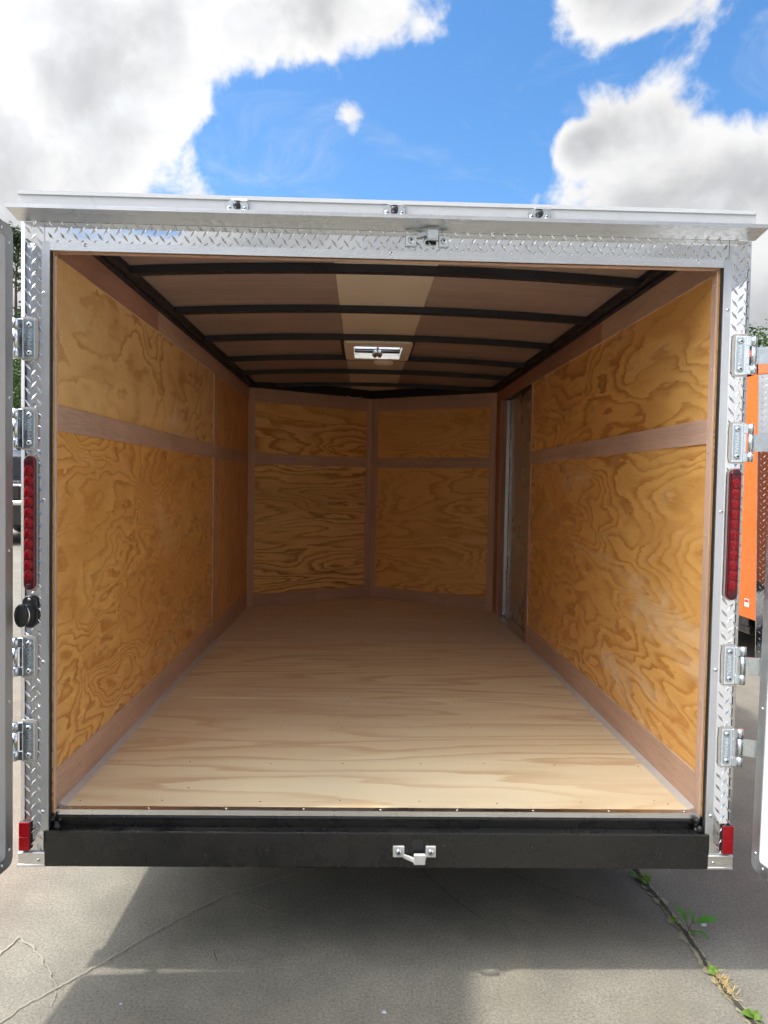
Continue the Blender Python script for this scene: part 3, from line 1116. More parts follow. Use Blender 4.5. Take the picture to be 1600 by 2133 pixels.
# drip rail and roof edge
bm = bmn()
prism(bm, [(-1.075, -0.002, 1.7268), (-1.075, -0.078, 1.7385), (-1.075, -0.084, 1.7375), (-1.075, -0.084, 1.748), (-1.075, -0.079, 1.748), (-1.075, -0.0755, 1.7425), (-1.075, -0.002, 1.731)], (2.15, 0, 0))
dp = obj('drip_rail', bm, alu_x, T)
bm = bmn()
prism(bm, [(-1.071, -0.0018, 1.7315), (-1.071, -0.0095, 1.7325), (-1.071, -0.0095, 1.798), (-1.071, -0.0135, 1.800), (-1.071, -0.0135, 1.811), (-1.071, -0.006, 1.8135), (-1.071, 0.06, 1.8135), (-1.071, 0.06, 1.806), (-1.071, -0.0018, 1.806)], (2.142, 0, 0))
obj('roof_edge', bm, white_pt, T)
for x in (-0.447, 0.007, 0.429):
    bm = bmn()
    prism(bm, [(x + a, -0.0096, 1.764 + b) for a, b in rounded(-0.032, 0.032, 0.0, 0.034, 0.015)], (0, -0.005, 0))
    ml = obj('clearance_lamp', bm, zinc, T)
    bm = bmn()
    box(bm, x - 0.016, x + 0.032, -0.026, -0.0147, 1.7945, 1.7985, 0.001)
    obj('lamp_hood', bm, alu_x, ml)
    bm = bmn()
    lathe(bm, [(0.011, 0.0), (0.011, 0.008), (0.007, 0.012), (0.0, 0.013)], 16, mtx=Matrix.Translation((x, -0.0147, 1.783)) @ MY)
    obj('lamp_lens', bm, plain('smoked_lens', (0.05, 0.05, 0.055), 0.2) if 'smoked_lens' not in MATS else MATS['smoked_lens'], ml)
    for dx in (-0.022, 0.022):
        screw(ml, x + dx, -0.0147, 1.775, 0.0065)


# hinges with raised lettering
def letter_mesh(txt, size):
    cu = bpy.data.curves.new('lettering', 'FONT')
    cu.body = txt
    cu.size = size
    cu.extrude = 0.0005
    cu.align_x = 'CENTER'
    cu.align_y = 'CENTER'
    o = bpy.data.objects.new('lettering', cu)
    COL.objects.link(o)
    dg = bpy.context.evaluated_depsgraph_get()
    me = bpy.data.meshes.new_from_object(o.evaluated_get(dg))
    bpy.data.objects.remove(o)
    me.name = 'lettering'
    me.materials.clear()
    return me


LET = letter_mesh('IMPERIAL', 0.0150)
LET.materials.append(metal('worn_letter_metal', (0.86, 0.88, 0.90), 0.35))
HZ = [1.39, 1.131, 0.463, 0.213]
HH = 0.0575
DOOR_X, DOOR_Y = 1.081, -0.064      # hinge edge of the doors
DA = R(7)
for s in (-1, 1):
    for k, hz in enumerate(HZ):
        bm = bmn()
        x0, x1 = sorted((s * 1.024, s * 1.0665))
        box(bm, x0, x1, -0.0060, -0.0008, hz - HH, hz + HH, 0.002, seg=2)
        # formed rib and flange towards the knuckle
        x0, x1 = sorted((s * 1.058, s * 1.078))
        for zz0, zz1 in ((hz - HH + 0.001, hz - 0.0285), (hz + 0.0285, hz + HH - 0.001)):
            box(bm, x0, x1, -0.0085, -0.0045, zz0, zz1, 0.0010)
            cyl(bm, (s * 1.0805, -0.0085, zz0), (s * 1.0805, -0.0085, zz1), 0.0085, seg=20)
        box(bm, *sorted((s * 1.0585, s * 1.068)), -0.0082, -0.0047, hz - 0.0284, hz + 0.0284, 0.001)
        hg = obj('hinge', bm, zinc, T)
        bm = bmn()
        cyl(bm, (s * 1.0805, -0.0085, hz - 0.0275), (s * 1.0805, -0.0085, hz + 0.0275), 0.0081, seg=20)
        obj('knuckle', bm, zinc, hg)
        # strap curving back to the outside of the door
        bm = bmn()
        dd_ = 0.0 if s < 0 else 0.038
        pts = [(1.0855, -0.003), (1.097, -0.006), (1.105 + dd_, -0.03), (1.108 + dd_, -0.06), (1.112 + dd_, -0.09), (1.1195 + dd_, -0.15), (1.1265 + dd_, -0.205)]
        prev = None
        for (px, py), (qx, qy) in zip(pts, pts[1:] + [(1.134 + dd_, -0.27)]):
            t = Vector((qx - px, qy - py)).normalized()
            nx, ny = -t.y * 0.0022, t.x * 0.0022
            ring = [bm.verts.new((s * (px + nx), py + ny, hz - 0.025)), bm.verts.new((s * (px - nx), py - ny, hz - 0.025)),
                    bm.verts.new((s * (px - nx), py - ny, hz + 0.025)), bm.verts.new((s * (px + nx), py + ny, hz + 0.025))]
            if prev:
                for a in range(4):
                    f = bm.faces.new((prev[a], prev[(a + 1) % 4], ring[(a + 1) % 4], ring[a]))
            else:
                bm.faces.new(ring)
            prev = ring
        bm.faces.new(prev[::-1])
        obj('strap', bm, zinc, hg)
        # caulk pad behind the leaf
        bm = bmn()
        pad = []
        for i in range(40):
            a = 2 * PI * i / 40
            ex = 0.0265 + 0.0012 * noise.noise(Vector((i * 0.9, k * 3.1, s)))
            ez = HH + 0.0055 + 0.002 * noise.noise(Vector((i * 0.7, k * 2.1, s + 4)))
            ca, sa = math.cos(a), math.sin(a)
            px = math.copysign(abs(ca) ** 0.35, ca) * ex
            pz = math.copysign(abs(sa) ** 0.35, sa) * ez
            pad.append((s * 1.0425 + px, -0.0001, hz + pz))
        prism(bm, pad, (0, -0.0032, 0))
        obj('sealant_pad', bm, caulk, hg)
        bm = bmn()
        prism(bm, [(s * 1.0405 + a, -0.0057, hz + b) for a, b in rounded(-0.0118, 0.0118, -0.0525, 0.0525, 0.006, 3)], (0, -0.0007, 0))
        obj('leaf_face', bm, zinc_dk, hg)
        up = (s < 0 and k < 2)
        inst('lettering', LET, hg, (s * 1.0395, -0.0066, hz), (R(90), R(-90) if up else R(90), 0))
        for dz in (-0.0405, 0.0405):
            screw(hg, s * 1.041, -0.0063, hz + dz, 0.0082)


# tail lamps
bm = bmn()
lathe(bm, [(0.0122, 0.0), (0.0122, 0.003), (0.0105, 0.0060), (0.0092, 0.0058), (0.0082, 0.0072), (0.0064, 0.0066), (0.0056, 0.0084), (0.0034, 0.0078), (0.0026, 0.0092), (0.0, 0.0094)], 20, mtx=MY)
bmesh.ops.recalc_face_normals(bm, faces=bm.faces)
LED = bpy.data.meshes.new('led_lens')
bm.to_mesh(LED)
bm.free()
LED.materials.append(red_lens)


def stadium(cx, z0, z1, r, seg=10):
    pts = []
    for i in range(seg + 1):
        a = PI * i / seg
        pts.append((cx + r * math.cos(a), z1 - r + r * math.sin(a)))
    for i in range(seg + 1):
        a = PI + PI * i / seg
        pts.append((cx + r * math.cos(a), z0 + r + r * math.sin(a)))
    return pts


for s in (-1, 1):
    cx = s * 1.0365
    z0, z1 = 0.662, 1.053
    bm = bmn()
    prism(bm, [(a, -0.0002, b) for a, b in stadium(cx, z0 - 0.004, z1 + 0.004, 0.0205)], (0, -0.004, 0))
    gk = obj('tail_lamp', bm, caulk, T)
    bm = bmn()
    A = stadium(cx, z0, z1, 0.0165)
    B = stadium(cx, z0 + 0.003, z1 - 0.003, 0.0135)
    va = [bm.verts.new((a, -0.0045, b)) for a, b in A]
    vb = [bm.verts.new((a, -0.016, b)) for a, b in A]
    vc = [bm.verts.new((a, -0.0195, b)) for a, b in B]
    nn = len(A)
    for i in range(nn):
        j = (i + 1) % nn
        bm.faces.new((va[i], va[j], vb[j], vb[i]))
        bm.faces.new((vb[i], vb[j], vc[j], vc[i]))
    bm.faces.new(vc)
    obj('lamp_shell', bm, red_shell, gk)
    for i in range(11):
        inst('led_lens', LED, gk, (cx, -0.0196, z0 + 0.0435 + i * 0.0304), None, (1.05, 0.45, 1.24))
    for z in (z0 + 0.013, z1 - 0.013):
        bm = bmn()
        lathe(bm, [(0.0062, -0.002), (0.0062, 0.001), (0.003, 0.0015), (0.0, 0.0)], 14, mtx=Matrix.Translation((cx, -0.0195, z)) @ MY)
        obj('screw', bm, dark_m, gk)

# black socket on the left post
bm = bmn()
prism(bm, [(-1.038 + a, -0.0015, 0.594 + b) for a, b in ((-0.010, 0.050), (0.010, 0.050), (0.020, 0.040), (0.024, 0.010), (0.022, -0.030), (0.008, -0.044), (-0.008, -0.044), (-0.022, -0.030), (-0.024, 0.010), (-0.020, 0.040))], (0, -0.010, 0), bev=0.002)
so = obj('socket', bm, black_plastic, T)
mtx = Matrix.Translation((-1.040, -0.010, 0.592)) @ Matrix.Rotation(R(-10), 4, 'Z') @ Matrix.Rotation(R(90), 4, 'X') @ Matrix.Diagonal((0.74, 1.0, 0.85, 1))
bm = bmn()
lathe(bm, [(0.029, 0.0), (0.029, 0.014), (0.026, 0.018), (0.026, 0.028)], 24, mtx=mtx)
obj('socket_body', bm, black_plastic, so)
bm = bmn()
lathe(bm, [(0.0265, 0.028), (0.0285, 0.029), (0.0285, 0.033), (0.0265, 0.034)], 24, mtx=mtx)
obj('ring', bm, chrome, so)
bm = bmn()
lathe(bm, [(0.027, 0.034), (0.030, 0.037), (0.030, 0.047), (0.026, 0.051), (0.0, 0.053)], 28, mtx=mtx @ Matrix.Diagonal((0.92, 1.12, 1, 1)))
obj('socket_cover', bm, rubber, so)
screw(so, -1.038, -0.0115, 0.634, 0.0045)

# bumper beam and sill
bm = bmn()
box(bm, -0.9915, 0.9915, -0.018, 0.045, -0.1565, -0.050, 0.004, seg=2)
bp = obj('bumper_beam', bm, enamel, T)
bm = bmn()
prism(bm, [(-0.975, y, z) for y, z in ((0.016, -0.0125), (0.012, -0.020), (0.014, -0.030), (0.022, -0.034), (0.022, -0.0495), (0.06, -0.0495), (0.06, -0.0125))], (1.95, 0, 0))
obj('sill_channel', bm, enamel, T)
# spray foam-like paint lumps in the corners of the sill
for s in (-1, 1):
    bm = bmn()
    for k in range(7):
        bmesh.ops.create_icosphere(bm, subdivisions=2, radius=random.uniform(0.006, 0.011),
                                   matrix=Matrix.Translation((s * (0.967 + random.uniform(-0.012, 0.010)), random.uniform(-0.008, 0.014), -0.045 + k * 0.0055)))
    for v in bm.verts:
        v.co += Vector((noise.noise(v.co * 180), noise.noise(v.co * 180 + Vector((5, 0, 0))), noise.noise(v.co * 180 + Vector((0, 7, 0))))) * 0.003
    obj('corner_sealant', bm, enamel, T, smooth=True)


# cam bar keepers
def keeper(cx, cz, yb, flip, m):
    f = -1 if flip else 1
    bm = bmn()
    box(bm, cx - 0.064, cx - 0.030, yb - 0.008, yb, cz - 0.0165, cz + 0.0165, 0.0015)
    box(bm, cx + 0.034, cx + 0.064, yb - 0.008, yb, cz - 0.0165, cz + 0.0165, 0.0015)
    # webs out to the hook
    zl = cz - f * 0.019
    for (xa, xb) in ((cx - 0.033, cx + 0.002), (cx + 0.036, cx + 0.030)):
        z_a, z_b = cz - f * 0.002, cz - f * 0.019
        y_out = yb - 0.028
        prism(bm, [(xa, yb - 0.0005, zl), (xa, yb - 0.008, zl), (xb, y_out, zl - f * 0.006), (xb, y_out + 0.012, zl - f * 0.006)], (0, 0, f * 0.012), bev=0.001)
    box(bm, cx - 0.003, cx + 0.031, yb - 0.034, yb - 0.020, min(zl - f * 0.008, cz + f * 0.003), max(zl - f * 0.008, cz + f * 0.003), 0.002)
    kp = obj('door_keeper', bm, m, T)
    for dx in (-0.047, 0.049):
        screw(kp, cx + dx, yb - 0.008, cz, 0.0098)
    return kp


k1 = keeper(0.1015, -0.1035, -0.018, False, cast)
bm = bmn()
prism(bm, [(0.113 + a, -0.0181, -0.090 + b) for a, b in rounded(-0.017, 0.015, -0.014, 0.021, 0.008, 4)], (0, -0.0006, 0))
obj('painted_hole', bm, dark_m, k1)  # flat dark patch on the beam, in place of a hole's shade
k2 = keeper(0.104, 1.699, -0.002, True, zinc)
# rear doors, standing open
for s in (-1, 1):
    W, ZD0, ZD1 = 0.985, -0.125, 1.690
    phi = R(-90) + s * DA
    dx_, dy_ = math.cos(phi), math.sin(phi)
    # local x: away from the hinge; inner face = local +y on the left door, -y on the right
    q = 1 if s < 0 else -1
    door = empty('rear_door', (s * (DOOR_X - (0.018 if s < 0 else -0.020)), DOOR_Y, 0), phi, T)
    door.rotation_euler = (0, R(0.0) if s < 0 else R(0), phi)
    if s > 0:
        door.rotation_euler = (Matrix.Rotation(R(0.7), 3, 'Y') @ Matrix.Rotation(phi, 3, 'Z')).to_euler()
    po = rounded(0, W, ZD0, ZD1, 0.024, 6)
    bm = bmn()
    prism(bm, [(x, q * -0.0335, z) for x, z in rounded(0.008, W - 0.008, ZD0 + 0.008, ZD1 - 0.008, 0.018, 6)], (0, q * 0.030, 0))
    obj('door_core', bm, orange, door)
    bm = bmn()
    prism(bm, [(x, q * -0.003, z) for x, z in rounded(0.008, W - 0.008, ZD0 + 0.008, ZD1 - 0.008, 0.018, 6)], (0, q * 0.0025, 0))
    obj('door_liner', bm, door_skin, door)
    # aluminium frame
    bm = bmn()
    A = po
    B = rounded(0.034, W - 0.034, ZD0 + 0.034, ZD1 - 0.034, 0.012, 6)
    nn = len(A)
    lay = [[bm.verts.new((x, q * y, z)) for x, z in P] for P, y in ((A, -0.034), (A, 0.0015), (B, 0.0015), (B, -0.0004))]
    for a, b in zip(lay, lay[1:]):
        for i in range(nn):
            j = (i + 1) % nn
            bm.faces.new((a[i], a[j], b[j], b[i]))
    obj('door_frame', bm, alu_z, door)
    # black bulb seal round the edge
    bm = bmn()
    A1 = rounded(-0.002, W + 0.002, ZD0 - 0.002, ZD1 + 0.002, 0.026, 6)
    A2 = rounded(-0.012, W + 0.012, ZD0 - 0.012, ZD1 + 0.012, 0.036, 6)
    lay = [[bm.verts.new((x, q * y, z)) for x, z in P] for P, y in ((A1, -0.032), (A2, -0.030), (A2, -0.018), (A1, -0.016))]
    for k in range(4):
        a, b = lay[k], lay[(k + 1) % 4]
        for i in range(nn):
            j = (i + 1) % nn
            bm.faces.new((a[i], a[j], b[j], b[i]))
    obj('door_gasket', bm, rubber, door)
    for x in (0.017, 0.5, W - 0.017):
        for z in [ZD0 + 0.05 + (ZD1 - ZD0 - 0.1) * i / 4 for i in range(5)]:
            if x == 0.5 and 0.1 < z < 1.6:
                continue
            zz = ZD0 + 0.017 if (x == 0.5 and z < 0.2) else (ZD1 - 0.017 if x == 0.5 else z)
            screw(door, x, q * 0.0015, zz, 0.0048, (R(180) if q > 0 else 0, 0, 0))
    for z in (ZD0 + 0.020, ZD1 - 0.020):
        screw(door, 0.052, q * 0.0015, z, 0.0048, (R(180) if q > 0 else 0, 0, 0))

# outside skin, roof, nose, running gear
for s in (-1, 1):
    bm = bmn()
    if s < 0:
        box(bm, -1.065, -1.045, 0.076, NY + 0.08, -0.12, 1.80)
    else:
        box(bm, 1.045, 1.065, 0.076, 2.40, -0.12, 1.80)
        box(bm, 1.045, 1.065, 2.402, 3.60, -0.12, 1.80)
        box(bm, 1.045, 1.065, 3.602, NY + 0.08, -0.12, 1.80)
    obj('side_skin', bm, orange, T)
    bm = bmn()
    A, B = Vector((s * 1.065, NY + 0.0805, -0.12)), Vector((0, NC + 0.16, -0.12))
    n_ = Vector((0, -0.02, 0))
    prism(bm, [A, B, B + n_, A + n_], (0, 0, 1.92))
    obj('nose_skin', bm, orange, T)
    bm = bmn()
    A, B = A + Vector((0, 0.004, 0)), B + Vector((0, 0.004, 0))
    prism(bm, [A, B, B - n_ * 0.3, A - n_ * 0.3], (0, 0, 0.6))
    obj('stone_guard', bm, tread_m, T)
    bm = bmn()
    x0, x1 = sorted((s * 0.90, s * 1.06))
    box(bm, x0, x1, 0.05, NY, -0.155, -0.051, 0.004)
    obj('frame_rail', bm, enamel, T)
    bm = bmn()
    prof = [(2.36, -0.16), (2.30, 0.02), (2.14, 0.10), (1.46, 0.10), (1.30, 0.02), (1.24, -0.16)]
    prism(bm, [(s * 1.0665, y, z) for y, z in prof], (s * 0.20, 0, 0), bev=0.004)
    obj('fender', bm, alu_y, T)
    bm = bmn()
    MX = Matrix.Rotation(R(90), 4, 'Y')
    lathe(bm, [(0.19, -0.09), (0.30, -0.10), (0.335, -0.075), (0.345, -0.03), (0.345, 0.03), (0.335, 0.075), (0.30, 0.10), (0.19, 0.09)], 32, mtx=MX)
    wh = obj('wheel', bm, tyre_m, T, (s * 1.17, 1.8, -G + 0.345))
    bm = bmn()
    lathe(bm, [(0.19, s * 0.085), (0.18, s * 0.06), (0.12, s * 0.035), (0.06, s * 0.06), (0.0, s * 0.065)], 24, mtx=MX)
    obj('rim', bm, rim_m, wh)
bm = bmn()
box(bm, -1.068, 1.068, 0.062, VY0, 1.8015, 1.8125)
box(bm, -1.068, -VX, VY0 + 0.0002, VY1, 1.8015, 1.8125)
box(bm, VX, 1.068, VY0 + 0.0002, VY1, 1.8015, 1.8125)
prism(bm, [(-1.068, VY1 + 0.0002, 1.8015), (1.068, VY1 + 0.0002, 1.8015), (1.068, NY + 0.09, 1.8015), (0, NC + 0.17, 1.8015), (-1.068, NY + 0.09, 1.8015)], (0, 0, 0.011))
obj('roof_skin', bm, white_pt, T)
bm = bmn()
cyl(bm, (-1.06, 1.8, -0.16), (1.06, 1.8, -0.16), 0.04)
obj('axle', bm, enamel, T)
for y in (0.65, 1.3, 2.3, 2.9, 3.5):
    bm = bmn()
    box(bm, -0.89, 0.89, y, y + 0.05, -0.10, -0.052)
    obj('cross_member', bm, enamel, T)
bm = bmn()
for s in (-1, 1):
    prism(bm, [(s * 0.75, NY, -0.15), (s * 0.68, NY, -0.15), (0.03 * s, 5.7, -0.15), (0.10 * s, 5.7, -0.15)], (0, 0, 0.08))
box(bm, -0.05, 0.05, 5.62, 5.95, -0.14, -0.05, 0.01)
obj('tongue', bm, enamel, T)
bm = bmn()
cyl(bm, (0, 5.3, -0.42), (0, 5.3, 0.25), 0.03)
cyl(bm, (0, 5.3, -G + 0.002), (0, 5.3, -0.41), 0.08)
obj('jack', bm, zinc, T)

# ------------------------------------------------------------------ orange trailer alongside
N = tag(empty('neighbour_trailer', (3.02, 3.63, G)), 'orange cargo trailer with tread plate nose parked beyond the right door', 'trailer')
N.name = 'parked_trailer'
NZ0, NZ1, SW = -0.03, 2.06, 0.10
HWID, NL, LEN = 1.05, 0.75, 4.2
bm = bmn()


def nosept(t, z, out=0.0):
    """t 0 = left corner, 1 = tip, 2 = right corner"""
    sw = SW * (z - NZ0) / (NZ1 - NZ0)
    x = HWID * t
    y = -NL * (1 - abs(1 - t)) + sw
    return Vector((x, y - out, z))


low = [nosept(0, NZ0), nosept(1, NZ0), nosept(2, NZ0), Vector((2 * HWID, LEN, NZ0)), Vector((0, LEN, NZ0))]
hig = [nosept(0, NZ1), nosept(1, NZ1), nosept(2, NZ1), Vector((2 * HWID, LEN, NZ1)), Vector((0, LEN, NZ1))]
va = [bm.verts.new(p) for p in low]
vb = [bm.verts.new(p) for p in hig]
bm.faces.new(va)
bm.faces.new(vb[::-1])
for i in range(5):
    bm.faces.new((va[i], va[(i + 1) % 5], vb[(i + 1) % 5], vb[i]))
obj('body', bm, orange, N)
PZ0, PZ1 = -0.34, 1.90
for t0, t1 in ((0.0, 1.0), (1.0, 2.0)):
    bm = bmn()
    A, B = nosept(t0, PZ0, 0.012), nosept(t1, PZ0, 0.012)
    A2, B2 = nosept(t0, PZ1, 0.012), nosept(t1, PZ1, 0.012)
    prism(bm, [A, B, B2, A2], (0, 0.008, 0))
    gd = obj('stone_guard', bm, tread_m, N)
    if t0 == 0:
        u = (B - A).normalized()
        v = (A2 - A).normalized()
        nrm = u.cross(v).normalized()
        if nrm.y > 0:
            nrm = -nrm
        tread('tread_pattern', gd, A + nrm * 0.0006, u, v, nrm, (B - A).length, (A2 - A).length, pitch=0.05)
bm = bmn()
pts = [nosept(0, PZ1 + 0.005, 0.02), nosept(1, PZ1 + 0.005, 0.02), nosept(2, PZ1 + 0.005, 0.02)]
prism(bm, pts + [p + Vector((0, 0.3, 0)) for p in pts[::-1]], (0, 0.06, 0.21))
obj('nose_cap', bm, orange_dk, N)
c_ = nosept(0.13, PZ1 + 0.15, 0.02)
bm = bmn()
box(bm, -0.05, 0.05, -0.03, 0.03, -0.025, 0.025, 0.01)
obj('clearance_lamp', bm, amber, N, c_ + Vector((0, 0.02, 0)), (0, 0, math.atan2(-NL, HWID)))
bm = bmn()
box(bm, 0.01, 2 * HWID - 0.01, 0.12, LEN, -0.10, NZ0 - 0.001, 0.004)
box(bm, 0.02, 2 * HWID - 0.02, 0.12, LEN, -0.165, -0.102, 0.004)
obj('frame_rail', bm, enamel, N)
bm = bmn()
box(bm, -0.004, -0.0005, 0.10, 0.17, 0.06, 0.12)
lb = obj('label', bm, silver_label, N)
bm = bmn()
box(bm, -0.0052, -0.0041, 0.105, 0.165, 0.095, 0.115)
obj('label_print', bm, red_label, lb)
MX = Matrix.Rotation(R(90), 4, 'Y')
for s in (-1, 1):
    bm = bmn()
    lathe(bm, [(0.19, -0.09), (0.30, -0.10), (0.335, -0.075), (0.345, -0.03), (0.345, 0.03), (0.335, 0.075), (0.30, 0.10), (0.19, 0.09)], 32, mtx=MX)
    wh = obj('wheel', bm, tyre_m, N, (HWID + s * 1.16, 2.4, -G + 0.345))
    bm = bmn()
    lathe(bm, [(0.19, s * 0.085), (0.18, s * 0.06), (0.12, s * 0.035), (0.06, s * 0.06), (0.0, s * 0.065)], 24, mtx=MX)
    obj('rim', bm, rim_m, wh)
    bm = bmn()
    prism(bm, [(HWID + s * 1.052, 2.4 + y, z) for y, z in ((0.56, -0.16), (0.5, 0.02), (0.34, 0.10), (-0.34, 0.10), (-0.5, 0.02), (-0.56, -0.16))], (s * 0.2, 0, 0), bev=0.004)
    obj('fender', bm, alu_y, N)
bm = bmn()
for s in (-1, 1):
    prism(bm, [(HWID + s * 0.75, 0.3, -0.20), (HWID + s * 0.66, 0.3, -0.20), (HWID + 0.03 * s, -1.6, -0.20), (HWID + 0.10 * s, -1.6, -0.20)], (0, 0, 0.09))
box(bm, HWID - 0.05, HWID + 0.05, -1.9, -1.5, -0.19, -0.10, 0.01)
cyl(bm, (HWID, -1.2, -G + 0.003), (HWID, -1.2, 0.3), 0.03)
obj('tongue', bm, enamel, N)

# ------------------------------------------------------------------ black pickup far left
K = tag(empty('pickup_truck', (-8.20, 14.3, 0), R(3)), 'black pickup truck parked beyond the gap beside the left door', 'truck')
bm = bmn()
prof = [(0.0, 0.40), (0.0, 1.32), (1.85, 1.36), (1.95, 2.0), (2.3, 2.12), (3.4, 2.10), (4.1, 1.42), (5.35, 1.28), (5.5, 0.95), (5.5, 0.45), (4.9, 0.36), (0.7, 0.36)]
prism(bm, [(-0.98, y, z) for y, z in prof], (1.96, 0, 0), bev=0.05)
obj('body', bm, truck_paint, K)
bm = bmn()
box(bm, -0.9, 0.9, -0.10, 0.03, 0.86, 0.96, 0.02)
obj('rear_bumper', bm, chrome, K)
bm = bmn()
box(bm, -0.16, 0.16, -0.115, -0.101, 0.865, 0.955, 0.004)
obj('number_plate', bm, silver_label, K)
bm = bmn()
box(bm, -0.78, 0.78, -0.025, 0.0, 0.98, 1.29, 0.015)
tg = obj('tailgate', bm, truck_paint, K)
bm = bmn()
box(bm, -0.12, 0.12, -0.04, -0.026, 1.10, 1.17, 0.008)
obj('handle', bm, black_plastic, tg)
bm = bmn()
prism(bm, [(-0.72, 1.84, 1.46), (0.72, 1.84, 1.46), (0.68, 1.905, 1.9), (-0.68, 1.905, 1.9)], (0, 0.03, 0))
obj('rear_window', bm, glass_m, K)
for s in (-1, 1):
    bm = bmn()
    box(bm, *sorted((s * 0.905, s * 0.985)), -0.02, 0.08, 0.98, 1.26, 0.02)
    obj('tail_lamp', bm, red_refl, K)
    bm = bmn()
    prism(bm, [(s * 0.981, y, z) for y, z in ((2.2, 1.45), (2.35, 1.98), (3.3, 1.97), (3.85, 1.45))], (s * 0.006, 0, 0))
    obj('side_window', bm, glass_m, K)
    for y in (1.05, 4.45):
        bm = bmn()
        lathe(bm, [(0.25, -0.13), (0.39, -0.14), (0.43, -0.10), (0.44, 0.0), (0.43, 0.10), (0.39, 0.14), (0.25, 0.13)], 28, mtx=MX)
        wh = obj('wheel', bm, tyre_m, K, (s * 0.87, y, 0.44))
        bm = bmn()
        lathe(bm, [(0.25, s * 0.12), (0.23, s * 0.08), (0.1, s * 0.06), (0.0, s * 0.08)], 20, mtx=MX)
        obj('rim', bm, black_plastic, wh)


# ------------------------------------------------------------------ trees
def tree_meshes(kind, seed):
    rnd = random.Random(seed)
    tb, cb = bmn(), bmn()
    H = 10.0
    clumps = []
    if kind == 'pine':
        segs = [(0, 0, 0)]
        for i in range(1, 9):
            segs.append((rnd.uniform(-.12, .12), rnd.uniform(-.12, .12), H * i / 8))
        for i in range(8):
            cyl(tb, segs[i], segs[i + 1], 0.17 * (1 - i / 9), 0.17 * (1 - (i + 1) / 9), 8, caps=False)
        for k in range(34):
            z = H * rnd.uniform(0.34, 1.0)
            ln = (2.3 - 1.7 * (z / H - 0.34) / 0.66) * rnd.uniform(0.5, 1.0)
            a = rnd.uniform(0, 2 * PI)
            e = Vector((math.cos(a) * ln, math.sin(a) * ln, z + rnd.uniform(0.0, 0.5)))
            cyl(tb, (0, 0, z - 0.2), e, 0.035, 0.012, 5, caps=False)
            for j in range(3):
                clumps.append((Vector((0, 0, z)).lerp(e, 0.55 + 0.22 * j), rnd.uniform(0.28, 0.5), 60))
        lw = (0.10, 0.022)
    else:
        cyl(tb, (0, 0, 0), (0.1, 0.05, 3.2), 0.24, 0.16, 10, caps=False)
        for k in range(13):
            a = 2 * PI * k / 13 * 2.4
            e = Vector((math.cos(a) * rnd.uniform(1.2, 2.7), math.sin(a) * rnd.uniform(1.2, 2.7), rnd.uniform(4.2, 8.6)))
            cyl(tb, (0.1, 0.05, 2.6 + 0.2 * (k % 4)), e, 0.09, 0.02, 6, caps=False)
            clumps.append((e, rnd.uniform(0.8, 1.25), 260))
            for j in range(4):
                o = e + Vector((rnd.gauss(0, 0.9), rnd.gauss(0, 0.9), rnd.gauss(0, 0.7)))
                clumps.append((o, rnd.uniform(0.45, 0.85), 150))
        lw = (0.10, 0.05)
    for c, r_, n in clumps:
        for i in range(n):
            d_ = Vector((rnd.gauss(0, 1), rnd.gauss(0, 1), rnd.gauss(0, 0.8)))
            d_ = d_.normalized() * r_ * rnd.uniform(0.3, 1.0) ** 0.6
            p = c + d_
            u = Vector((rnd.gauss(0, 1), rnd.gauss(0, 1), rnd.gauss(0, 0.6))).normalized()
            v = u.cross(Vector((rnd.gauss(0, 1), rnd.gauss(0, 1), rnd.gauss(0, 1)))).normalized()
            a, b = lw[0] * rnd.uniform(0.7, 1.4), lw[1] * rnd.uniform(0.7, 1.4)
            q_ = [cb.verts.new(p + u * a), cb.verts.new(p + v * b), cb.verts.new(p - u * a), cb.verts.new(p - v * b)]
            cb.faces.new(q_)
    res = []
    for b, nme in ((tb, 'trunk'), (cb, 'crown')):
        me = bpy.data.meshes.new(nme)
        b.to_mesh(me)
        b.free()
        res.append(me)
    res[0].materials.append(bark)
    res[1].materials.append(leaf_tree[1] if kind == 'pine' else leaf_tree[0])
    return res


TM = {('pine', 1): tree_meshes('pine', 11), ('oak', 1): tree_meshes('oak', 12), ('oak', 2): tree_meshes('oak', 13)}


def tree(key, x, y, h, label, rz=0.0, wide=1.0):
    t = tag(empty('pine_tree' if key[0] == 'pine' else 'broadleaf_tree', (x, y, 0), rz), label, 'tree', 'trees round the yard')
    for me in TM[key]:
        inst(me.name, me, t, (0, 0, 0), None, (h / 10 * wide, h / 10 * wide, h / 10))
    return t


tree(('pine', 1), -14.6, 30.5, 11.2, 'tall thin pine rising above the left door gap', 0.4)
tree(('oak', 2), -12.9, 27.0, 6.6, 'low dense tree just behind the black pickup', 1.0)
tree(('oak', 1), 21.2, 38.5, 12.2, 'broad dark tree above the orange trailer', 2.0)
tree(('oak', 2), 26.0, 42.0, 9.4, 'smaller tree right of the broad dark one', 0.3)
tree(('pine', 1), -19.5, 33.0, 12.5, 'pine standing furthest left behind the yard', 2.2)
tree(('oak', 1), -9.0, 38.0, 7.5, 'rounded tree behind the trailer, nearest the pines', 4.2)
tree(('oak', 2), 4.0, 44.0, 7.0, 'low tree straight behind the trailer nose', 3.1)
tree(('oak', 1), -22.0, -24.0, 8.5, 'tree back left mirrored in the left tread plate', 1.2)
tree(('oak', 1), 22.0, -26.0, 9.0, 'large tree back right mirrored in the right tread plate', 3.6)


